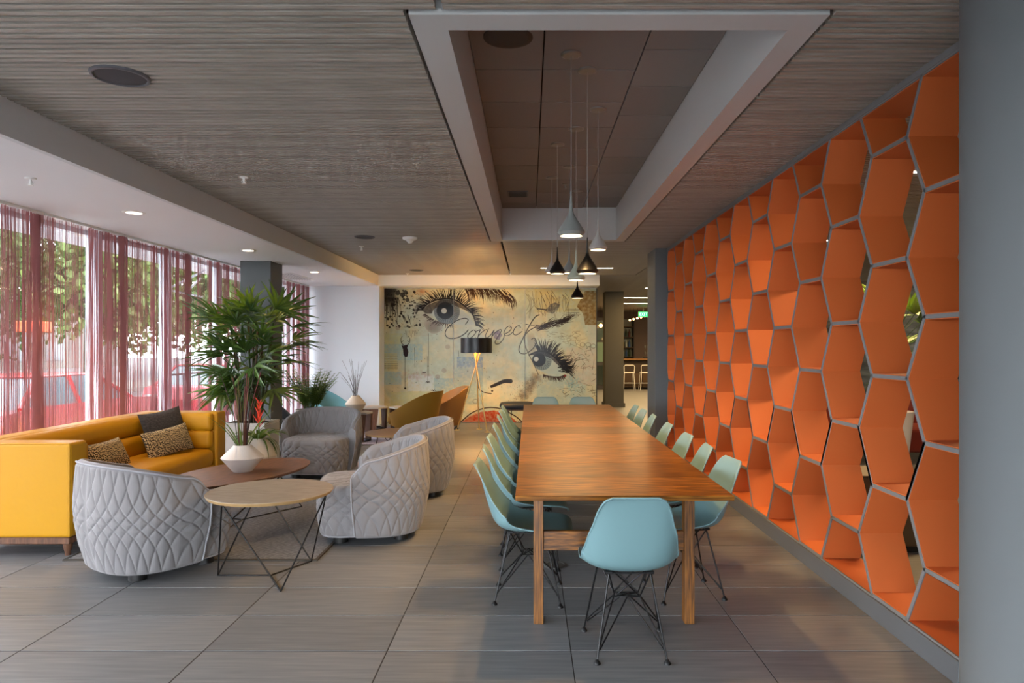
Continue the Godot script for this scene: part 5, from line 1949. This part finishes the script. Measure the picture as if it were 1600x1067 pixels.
# ------------------------------------------------------------------ bar beyond the passage
func build_bar() -> void:
	var bc := thing("bar_counter", "wood-topped bar counter with a dark panelled front beyond the passage", "counter", P(4.0, 0, 24.9))
	part(bc, "worktop", boxm(Vector3(0, 1.04, 0), Vector3(3.6, 0.06, 0.75), 0.004), mat(Color(0.48, 0.34, 0.18), 0.45))
	part(bc, "front_panel", boxm(Vector3(0, 0.78, -0.05), Vector3(3.5, 0.44, 0.5)), mat(Color(0.20, 0.145, 0.10), 0.6))
	for k in 10: part(bc, "board", boxm(Vector3(-1.58 + 0.35 * k, 0.3, 0.0), Vector3(0.34, 0.5, 0.55), 0.006), mat(Color(0.27 + 0.02 * (k % 3), 0.20 + 0.015 * (k % 3), 0.14), 0.6))
	part(bc, "kick", boxm(Vector3(0, 0.04, -0.05), Vector3(3.5, 0.08, 0.4)), M.black)
	part(bc, "foot_rail", tubem([Vector3(-1.7, 0.2, 0.36), Vector3(1.7, 0.2, 0.36)], 0.02), M.chrome)
	var first: Node3D = null
	for x in [3.4, 3.98, 4.56]:
		if first == null:
			first = thing("bar_stool", "pale metal bar stool, first from the dark column", "stool", P(x, 0, 23.9), 0.0, "bar stools at the counter")
			part(first, "seat", boxm(Vector3(0, 0.60, 0), Vector3(0.36, 0.03, 0.36), 0.01), M.plastic)
			for sx in [-1, 1]:
				for sz in [-1, 1]:
					part(first, "leg", tubem([Vector3(sx * 0.2, 0, sz * 0.2), Vector3(sx * 0.16, 0.6, sz * 0.15)], 0.012), M.plastic)
			part(first, "back_frame", tubem([Vector3(-0.17, 0.58, 0.17), Vector3(-0.18, 0.82, 0.2), Vector3(-0.14, 0.86, 0.2), Vector3(0.14, 0.86, 0.2), Vector3(0.18, 0.82, 0.2), Vector3(0.17, 0.58, 0.17)], 0.014), M.plastic)
			part(first, "footrest", tubem([Vector3(-0.19, 0.25, 0.19), Vector3(0.19, 0.25, 0.19)], 0.009), M.plastic)
		else:
			copy(first, "bar_stool", "pale metal bar stool, %s from the dark column" % ("second" if x < 4.2 else "third"), P(x, 0, 23.9))
	# shelf unit with bottles
	var su := thing("bar_shelf", "tall open bar shelf with bottles against the rear wall", "shelf", P(3.75, 0, 26.9))
	for x in [-0.45, 0.25]: part(su, "upright", boxm(Vector3(x, 1.3, 0), Vector3(0.04, 2.6, 0.3)), M.speaker)
	for y in [1.1, 1.45, 1.85, 2.25]: part(su, "shelf_board", boxm(Vector3(-0.1, y, 0), Vector3(0.66, 0.03, 0.3)), mat(Color(0.3, 0.22, 0.15), 0.6))
	part(su, "back_panel", boxm(Vector3(-0.1, 1.8, -0.16), Vector3(0.7, 1.5, 0.02)), mat(Color(0.36, 0.42, 0.42), 0.3))
	var cols := [Color(0.75, 0.8, 0.8), Color(0.35, 0.08, 0.06), Color(0.2, 0.35, 0.6), Color(0.65, 0.5, 0.2), Color(0.15, 0.25, 0.15)]
	for y in [1.115, 1.465, 1.865]:
		for k in 5:
			var b := MB.new()
			b.lathe([Vector2(0, 0), Vector2(0.038, 0), Vector2(0.038, 0), Vector2(0.038, 0.18), Vector2(0.015, 0.22), Vector2(0.013, 0.29), Vector2(0, 0.29)], 12)
			solo("bottle", b, mat(cols[(k * 2 + int(y * 10)) % 5], 0.2), "%s bottle on the %s shelf behind the bar" % [["clear", "dark red", "blue", "amber", "dark green"][(k * 2 + int(y * 10)) % 5], "lowest" if y < 1.2 else ("middle" if y < 1.6 else "upper")], "bottle", P(3.38 + 0.12 * k, y, 26.9), "bottles behind the bar")
	var pk := MB.new()
	var rack := thing("glass_rack", "upright rack of stemware glinting on the bar wall", "rack", P(4.35, 1.07, 25.0))
	part(rack, "board", boxm(Vector3(0, 0.02, 0), Vector3(0.5, 0.04, 0.2)), M.speaker)
	for i in 6:
		for j in 2:
			var b := MB.new()
			b.lathe([Vector2(0.03, 0), Vector2(0.004, 0.01), Vector2(0.004, 0.08), Vector2(0.035, 0.13), Vector2(0.03, 0.2)], 10, Vector3(-0.2 + 0.08 * i, 0.04 + 0.22 * j, 0))
			part(rack, "glass", b, M.chrome)
		part(rack, "shelf_wire", tubem([Vector3(-0.24, 0.255, 0.05), Vector3(0.24, 0.255, 0.05)], 0.005), M.black)
	# exit sign
	var ex := thing("exit_sign", "green lit EXIT sign hanging in the bar", "sign", P(3.92, 2.60, 24.0))
	part(ex, "housing", boxm(Vector3(0, 0, -0.02), Vector3(0.34, 0.19, 0.03), 0.004), M.plastic)
	part(ex, "sign_face", boxm(Vector3(0, 0, 0), Vector3(0.32, 0.17, 0.012)), glow(Color(0.03, 0.55, 0.25), 1.2))
	var tm := TextMesh.new()
	tm.text = "EXIT"
	tm.font_size = 16
	tm.pixel_size = 0.0088
	tm.depth = 0.008
	var f := SystemFont.new()
	f.font_names = PackedStringArray(["Droid Sans"])
	tm.font = f
	part(ex, "lettering", tm, glow(Color(0.55, 1.0, 0.7), 1.5), Vector3(0, 0, 0.009))
	part(ex, "stem", tubem([Vector3(0, 0.09, -0.02), Vector3(0, 0.25, -0.02)], 0.01), M.plastic)
	# globe lamps and linear lights
	for k in 5:
		var g := thing("globe_lamp", "small warm globe lamp over the bar, %s of the row from the bottle shelf" % ["first", "second", "third", "fourth", "fifth"][k], "pendant lamp", P(3.55 + 0.13 * k, 2.42 + 0.035 * k, 24.6), 0.0, "globe lamps over the bar")
		var sp := SphereMesh.new()
		sp.radius = 0.035
		sp.height = 0.07
		part(g, "bulb", sp, glow(Color(1.0, 0.72, 0.42), 4.0))
		part(g, "cable", tubem([Vector3(0, 0.03, 0), Vector3(0, CEIL + 0.02 - 2.42 - 0.035 * k, 0)], 0.005), M.black)
	linear_light("thin linear light across the ceiling of the passage, first of two", 2.6, 4.8, 19.4, CEIL, 3.4)
	linear_light("thin linear light across the ceiling of the passage, close to the bar", 2.6, 5.2, 22.0, CEIL, 4.2)
	linear_light("thin linear light in the passage ceiling beside the dark column", 2.7, 4.4, 16.2, CEIL, 2.4)
	var gp := thing("glass_screen", "tall teal glass screen standing at the far end of the passage", "screen", P(2.35, 0, 24.2))
	part(gp, "frame", boxm(Vector3(0, 1.25, -0.02), Vector3(0.9, 2.5, 0.03)), M.speaker)
	for y in [0.5, 1.3, 2.05]: part(gp, "panel", boxm(Vector3(0, y, 0.0), Vector3(0.82, 0.68, 0.02)), mat([Color(0.16, 0.2, 0.19), Color(0.42, 0.52, 0.47), Color(0.22, 0.30, 0.31)][int(y * 1.2) % 3], 0.15))
	for y in [1.75, 2.2]:
		var g := thing("globe_lamp", "warm globe lamp before the teal glass screen, %s one" % ("lower" if y < 2 else "upper"), "pendant lamp", P(2.42 + (0.22 if y < 2 else 0.0), y, 23.6), 0.0, "globe lamps at the screen")
		var sp := SphereMesh.new()
		sp.radius = 0.06
		sp.height = 0.12
		part(g, "bulb", sp, glow(Color(1.0, 0.72, 0.42), 3.0))
		part(g, "cable", tubem([Vector3(0, 0.05, 0), Vector3(0, CEIL + 0.02 - y, 0)], 0.005), M.black)

# ------------------------------------------------------------------ room behind the partition
func build_side_room() -> void:
	var bx := thing("storage_box", "low tan wooden box behind the orange partition", "cabinet", P(2.62, 0, 5.25))
	part(bx, "carcase", boxm(Vector3(0, 0.30, 0), Vector3(0.5, 0.5, 0.4), 0.004), mat(Color(0.36, 0.27, 0.16), 0.6))
	part(bx, "plinth", boxm(Vector3(0, 0.025, 0), Vector3(0.44, 0.05, 0.34)), M.black)
	part(bx, "lid", boxm(Vector3(0, 0.555, 0), Vector3(0.52, 0.02, 0.42), 0.003), mat(Color(0.30, 0.22, 0.13), 0.5))
	var bn := thing("upholstered_bench", "rust red upholstered bench in the room behind the partition", "bench", P(4.9, 0, 9.2))
	var rd := mat(Color(0.42, 0.12, 0.07), 0.9)
	var s := MB.new()
	s.rbox(Vector3(0, 0.3, 0), Vector3(1.9, 0.3, 0.7), 0.05, 10, Vector3(0, 0.02, 0))
	part(bn, "seat", s, rd)
	var k2 := MB.new()
	k2.rbox(Vector3(0, 0.6, -0.3), Vector3(1.9, 0.5, 0.16), 0.05, 10)
	part(bn, "backrest", k2, rd)
	for x in [-0.8, 0.8]:
		for z in [-0.25, 0.25]: part(bn, "leg", tubem([Vector3(x, 0, z), Vector3(x, 0.17, z)], 0.02), M.black)
	var stn := thing("frame_stand", "slim black metal frame stand behind the partition", "stand", P(4.9, 0, 7.9))
	for x in [-0.25, 0.25]: part(stn, "post", tubem([Vector3(x, 0, 0), Vector3(x, 1.15, 0)], 0.012), M.black)
	for y in [0.45, 1.14]: part(stn, "rail", tubem([Vector3(-0.25, y, 0), Vector3(0.25, y, 0)], 0.012), M.black)
	# plant and a large dark picture
	var at := P(4.5, 0, 8.6)
	var pot := thing("planter", "tapered white planter seen through the partition cells", "planter", at)
	var p := MB.new()
	p.lathe([Vector2(0, 0), Vector2(0.14, 0), Vector2(0.14, 0), Vector2(0.22, 0.7), Vector2(0.22, 0.7), Vector2(0.19, 0.7), Vector2(0.18, 0.64)], 28)
	part(pot, "bowl", p, M.ceramic)
	part(pot, "soil", boxm(Vector3(0, 0.635, 0), Vector3(0.24, 0.01, 0.24)), M.soil)
	var pl := thing("fan_palm", "fan palm seen through the partition cells", "palm", at + Vector3(0, 0.64, 0))
	var r := RandomNumberGenerator.new()
	r.seed = 5
	var fans := [fan_leaf(301), fan_leaf(302)]
	for k in 26:
		var a := r.randf() * TAU
		var y := 0.3 + 1.1 * r.randf()
		var outd := Vector3(cos(a), 0, sin(a))
		var tip := outd * (0.15 + 0.25 * r.randf()) + Vector3(0, y, 0)
		var lf := part(pl, "frond", fans[k % 2], M.leaf[k % 4])
		var fw := (outd + Vector3.UP * (y - 0.6)).normalized()
		var sd := fw.cross(Vector3.UP).normalized()
		lf.transform = Transform3D(Basis(-sd, sd.cross(fw).normalized(), fw).scaled(Vector3.ONE * 1.2), tip)
		part(lf, "stalk", tubem([Vector3(0, y - 0.3, 0), tip], 0.004), M.leaf[2]).transform = lf.transform.affine_inverse()
	var pic := thing("wall_picture", "large dark grey-green picture with a thin rail before it, behind the partition", "picture", P(6.6, 0, 12.6), deg_to_rad(-25))
	var pn := noise_tex(61, 0.02, [Color(0.12, 0.13, 0.12), Color(0.30, 0.33, 0.30), Color(0.48, 0.50, 0.47)], 256, 256, 4)
	part(pic, "board", boxm(Vector3(0, 1.45, 0), Vector3(3.2, 2.5, 0.05), 0.004), grained(pn, Vector3(0.3, 1.2, 1), 0.3, false))
	part(pic, "stand", boxm(Vector3(0, 0.1, 0), Vector3(3.0, 0.2, 0.2)), M.black)
	part(pic, "rail", tubem([Vector3(-1.6, 1.62, 0.1), Vector3(1.6, 1.62, 0.1)], 0.01), M.chrome)
	linear_light("thin linear light in the room behind the partition, near the low box", 2.9, 4.4, 5.4, CEIL, 2.2, "linear lights behind the partition")
	linear_light("thin linear light in the room behind the partition, over the red bench", 3.6, 5.6, 8.9, CEIL, 2.6, "linear lights behind the partition")

# ------------------------------------------------------------------ street
func tree(label: String, at: Vector3, h: float, rad: float, leaf: Material, sd: int, n: int) -> void:
	var root := thing("street_tree", label, "tree", at, 0.0, "trees across the street")
	var r := RandomNumberGenerator.new()
	r.seed = sd
	var tk := MB.new()
	tk.tube(smooth([Vector3.ZERO, Vector3(0.1, h * 0.3, 0.05), Vector3(0.0, h * 0.6, 0.1), Vector3(0.1, h * 0.85, 0)], 4), [0.22, 0.2, 0.2, 0.19, 0.17, 0.16, 0.15, 0.14, 0.12, 0.1, 0.08, 0.06, 0.04], 8)
	part(root, "trunk", tk, M.cane)
	var b := MB.new()
	var lumps := []
	for k in 26:
		var dir := Vector3(r.randfn(), r.randfn() * 0.9, r.randfn()).normalized()
		lumps.append([dir * rad * (0.35 + 0.5 * r.randf()) * Vector3(1, h * 0.42 / rad, 1), rad * (0.28 + 0.2 * r.randf())])
	for i in n:
		var l = lumps[i % lumps.size()]
		var dir := Vector3(r.randfn(), r.randfn(), r.randfn()).normalized()
		var p: Vector3 = l[0] + dir * l[1] * pow(r.randf(), 0.3) + Vector3(0, h * 0.58, 0)
		var s := 0.16 + 0.12 * r.randf()
		var u := Vector3(r.randfn(), r.randfn(), r.randfn()).normalized() * s
		var w := u.cross(Vector3(r.randfn(), r.randfn(), r.randfn())).normalized() * s * 0.6
		b.quad(p - u, p + w, p + u, p - w)
	var o := part(root, "crown", b, leaf)

func car(label: String, at: Vector3, turn: float, paint: Material) -> void:
	var root := thing("parked_car", label, "car", at, turn, "parked red cars")
	# side outline in (z, y), swept across with narrowing upper body
	var body := PackedVector2Array([Vector2(-2.2, 0.42), Vector2(-2.28, 0.62), Vector2(-2.2, 0.88), Vector2(-1.6, 0.98), Vector2(-0.95, 1.02), Vector2(1.6, 1.04), Vector2(2.15, 0.98), Vector2(2.25, 0.7), Vector2(2.2, 0.4), Vector2(1.75, 0.3), Vector2(-1.75, 0.3)])
	var b := MB.new()
	var xf := Transform3D(Basis(Vector3(0, 0, 1), Vector3(0, 1, 0), Vector3(-1, 0, 0)), Vector3.ZERO)
	b.prism(body, -0.88, 0.88, xf)
	part(root, "body", b, paint)
	var rows := []
	var lowp := [Vector2(-1.05, 1.0), Vector2(1.75, 1.02)]
	var m := MB.new()
	var g0 := Vector3(0.82, 1.0, -1.05)
	var pts := {"a": Vector3(0.82, 1.0, -1.05), "b": Vector3(0.82, 1.02, 1.8), "c": Vector3(0.62, 1.46, 1.15), "d": Vector3(0.62, 1.46, -0.25)}
	var mir := func(p: Vector3) -> Vector3: return Vector3(-p.x, p.y, p.z)
	var rf := MB.new()
	rf.quad(pts.d, mir.call(pts.d), mir.call(pts.c), pts.c)
	rf.box(Vector3(0, 1.475, 0.45), Vector3(1.26, 0.04, 1.44), 0.015)
	part(root, "roof", rf, paint)
	var gl := mat(Color(0.30, 0.38, 0.40), 0.08)
	for q in [[pts.a, pts.d, pts.c, pts.b], [mir.call(pts.a), mir.call(pts.b), mir.call(pts.c), mir.call(pts.d)], [pts.a, mir.call(pts.a), mir.call(pts.d), pts.d], [pts.b, pts.c, mir.call(pts.c), mir.call(pts.b)]]:
		var w := MB.new()
		w.quad(q[0], q[1], q[2], q[3])
		part(root, "window", w, gl)
	for sx in [-1, 1]:
		var pil := MB.new()
		for q in [[pts.a, pts.d], [pts.b, pts.c], [Vector3(0.82, 1.0, 0.45), Vector3(0.62, 1.46, 0.45)]]:
			var p0: Vector3 = q[0]
			var p1: Vector3 = q[1]
			pil.tube(PackedVector3Array([Vector3(p0.x * sx, p0.y, p0.z), Vector3(p1.x * sx, p1.y, p1.z)]), 0.045, 5)
		part(root, "pillar", pil, paint)
		for z in [-1.4, 1.4]:
			var wh := MB.new()
			wh.tube(PackedVector3Array([Vector3(sx * 0.72, 0.33, z), Vector3(sx * 0.92, 0.33, z)]), 0.33, 24)
			var wo := part(root, "wheel", wh, M.black)
			var hc := MB.new()
			hc.tube(PackedVector3Array([Vector3(sx * 0.9, 0.33, z), Vector3(sx * 0.93, 0.33, z)]), 0.2, 16)
			part(wo, "hubcap", hc, M.chrome)
	var lamp := MB.new()
	for sx in [-1, 1]: lamp.box(Vector3(sx * 0.68, 0.75, 2.22), Vector3(0.28, 0.14, 0.08), 0.01)
	part(root, "headlight", lamp, M.chrome)
	part(root, "bumper", boxm(Vector3(0, 0.48, -2.25), Vector3(1.6, 0.16, 0.1), 0.02), M.speaker)

func build_street() -> void:
	var G := -0.45
	var gm := noise_tex(71, 0.02, [Color(0.23, 0.23, 0.235), Color(0.30, 0.30, 0.30)], 256, 256, 4)
	struct("ground_pavement", span(-7.0, -4.75, G - 0.2, -0.1, -20, 60), mat(Color(0.70, 0.695, 0.68), 0.9), "pale pavement outside the windows")
	struct("ground_street", span(-80, -7.0, G - 0.2, G, -60, 120), grained(gm, Vector3(0.2, 0.2, 0.2), 0.9), "grey street outside")
	struct("ground_rear", span(-4.75, 60, G - 0.3, G - 0.02, -60, -3.2), mat(Color(0.64, 0.635, 0.62), 0.9), "unseen yard behind the building, made pale to bounce daylight inside")  # out of view; pale tone chosen to bounce daylight up to the ceiling
	struct("trim_7", span(-5.6, -4.75, 2.75, 2.95, -3.4, 22.0), M.white, "white canopy outside over the windows")
	# canopy bracket and railing
	var bk := thing("canopy_bracket", "white triangular tube bracket under the canopy outside the windows", "bracket")
	for q in [[Vector3(-5.3, 2.33, -10.2), Vector3(-5.3, 2.74, -11.4)], [Vector3(-5.3, 2.33, -10.2), Vector3(-5.3, 2.30, -11.3)], [Vector3(-5.3, 2.32, -10.75), Vector3(-5.3, 2.60, -11.25)]]:
		part(bk, "tube", tubem(q, 0.016), M.mullion)
	var rl := thing("railing", "slim black metal railing outside behind the sofa", "railing", P(-5.0, -0.1, 9.62))
	part(rl, "top_rail", tubem([Vector3(0, 1.2, 0), Vector3(0, 1.2, -1.4)], 0.014), M.black)
	for k in 4: part(rl, "post", tubem([Vector3(0, 0, -1.4 * k / 3.0), Vector3(0, 1.2, -1.4 * k / 3.0)], 0.012), M.black)
	var red := mat(Color(0.62, 0.07, 0.10), 0.25)
	car("red car parked along the pavement outside the near windows", P(-8.2, G, 11.9), 0.0, red)
	car("red car parked along the pavement outside, seen past the palm", P(-8.2, G, 18.6), 0.0, mat(Color(0.55, 0.08, 0.12), 0.25))
	# far kerb, low white wall, building
	var kb := span(-22, -17.0, G, G + 0.15, -20, 100)
	struct("ground_verge", kb, mat(Color(0.33, 0.325, 0.31), 0.9), "far pavement across the street")
	var bd := thing("low_building", "long pale building with dark openings across the street", "building", P(-44, G, 42))
	part(bd, "wall", boxm(Vector3(0, 3.2, 0), Vector3(5, 6.4, 60)), mat(Color(0.33, 0.325, 0.31), 0.8))
	part(bd, "roof", boxm(Vector3(0, 6.5, 0), Vector3(5.6, 0.25, 60.6)), mat(Color(0.5, 0.42, 0.36), 0.8))
	for k in 9: part(bd, "window", boxm(Vector3(2.52, 1.5, -19 + 4.7 * k), Vector3(0.06, 1.6, 2.2), 0.01), mat(Color(0.25, 0.28, 0.30), 0.2))
	var aw := thing("awning", "orange shop awning across the street", "awning", P(-14.0, G + 2.2, 19.7))
	part(aw, "canvas", boxm(Vector3(0, 0.3, 0), Vector3(0.5, 0.30, 0.8), 0.02), mat(Color(0.80, 0.30, 0.14), 0.8))
	for z in [-0.3, 0.3]: part(aw, "post", tubem([Vector3(0, -2.2, z), Vector3(0, 0.02, z)], 0.05), M.chrome)
	var yb := thing("street_box", "yellow street box on the kerb across the street", "box", P(-13.0, G, 20.6))
	part(yb, "body", boxm(Vector3(0, 0.5, 0), Vector3(0.5, 1.0, 0.6), 0.05), mat(Color(0.95, 0.72, 0.05), 0.5))
	part(yb, "hood", boxm(Vector3(0, 1.05, 0), Vector3(0.4, 0.12, 0.5), 0.04), mat(Color(0.9, 0.66, 0.05), 0.5))
	var tb := thing("street_box", "teal street box beside the yellow one", "box", P(-13.2, G, 19.6))
	part(tb, "body", boxm(Vector3(0, 0.45, 0), Vector3(0.5, 0.9, 0.5), 0.05), mat(Color(0.10, 0.42, 0.38), 0.5))
	part(tb, "lid", boxm(Vector3(0, 0.93, 0), Vector3(0.54, 0.07, 0.54), 0.02), mat(Color(0.08, 0.34, 0.32), 0.5))
	var lm := []
	for c in [Color(0.22, 0.31, 0.09), Color(0.17, 0.25, 0.08), Color(0.28, 0.35, 0.12)]:
		var m := mat(c, 0.7)
		m.backlight_enabled = true
		m.backlight = Color(0.22, 0.3, 0.08)
		lm.append(m)
	var sp := [[-19, 12, 8.5, 3.6], [-20, 21, 9.5, 3.9], [-19, 30, 9, 3.8], [-21, 40, 10, 4.2], [-20, 51, 10, 4.4], [-29, 17, 12, 4.6], [-30, 28, 13, 4.8], [-31, 40, 12, 4.8], [-31, 53, 13, 5.2], [-22, 64, 12, 5.2]]
	for k in sp.size():
		var q: Array = sp[k]
		tree(["bright green", "darker green", "yellowish green"][k % 3] + (" leafy tree at the edge of the street outside" if k < 5 or k == 9 else " leafy tree before the pale building outside"), P(q[0], G, q[1]), q[2], q[3], lm[k % 3], 400 + k, 5200)
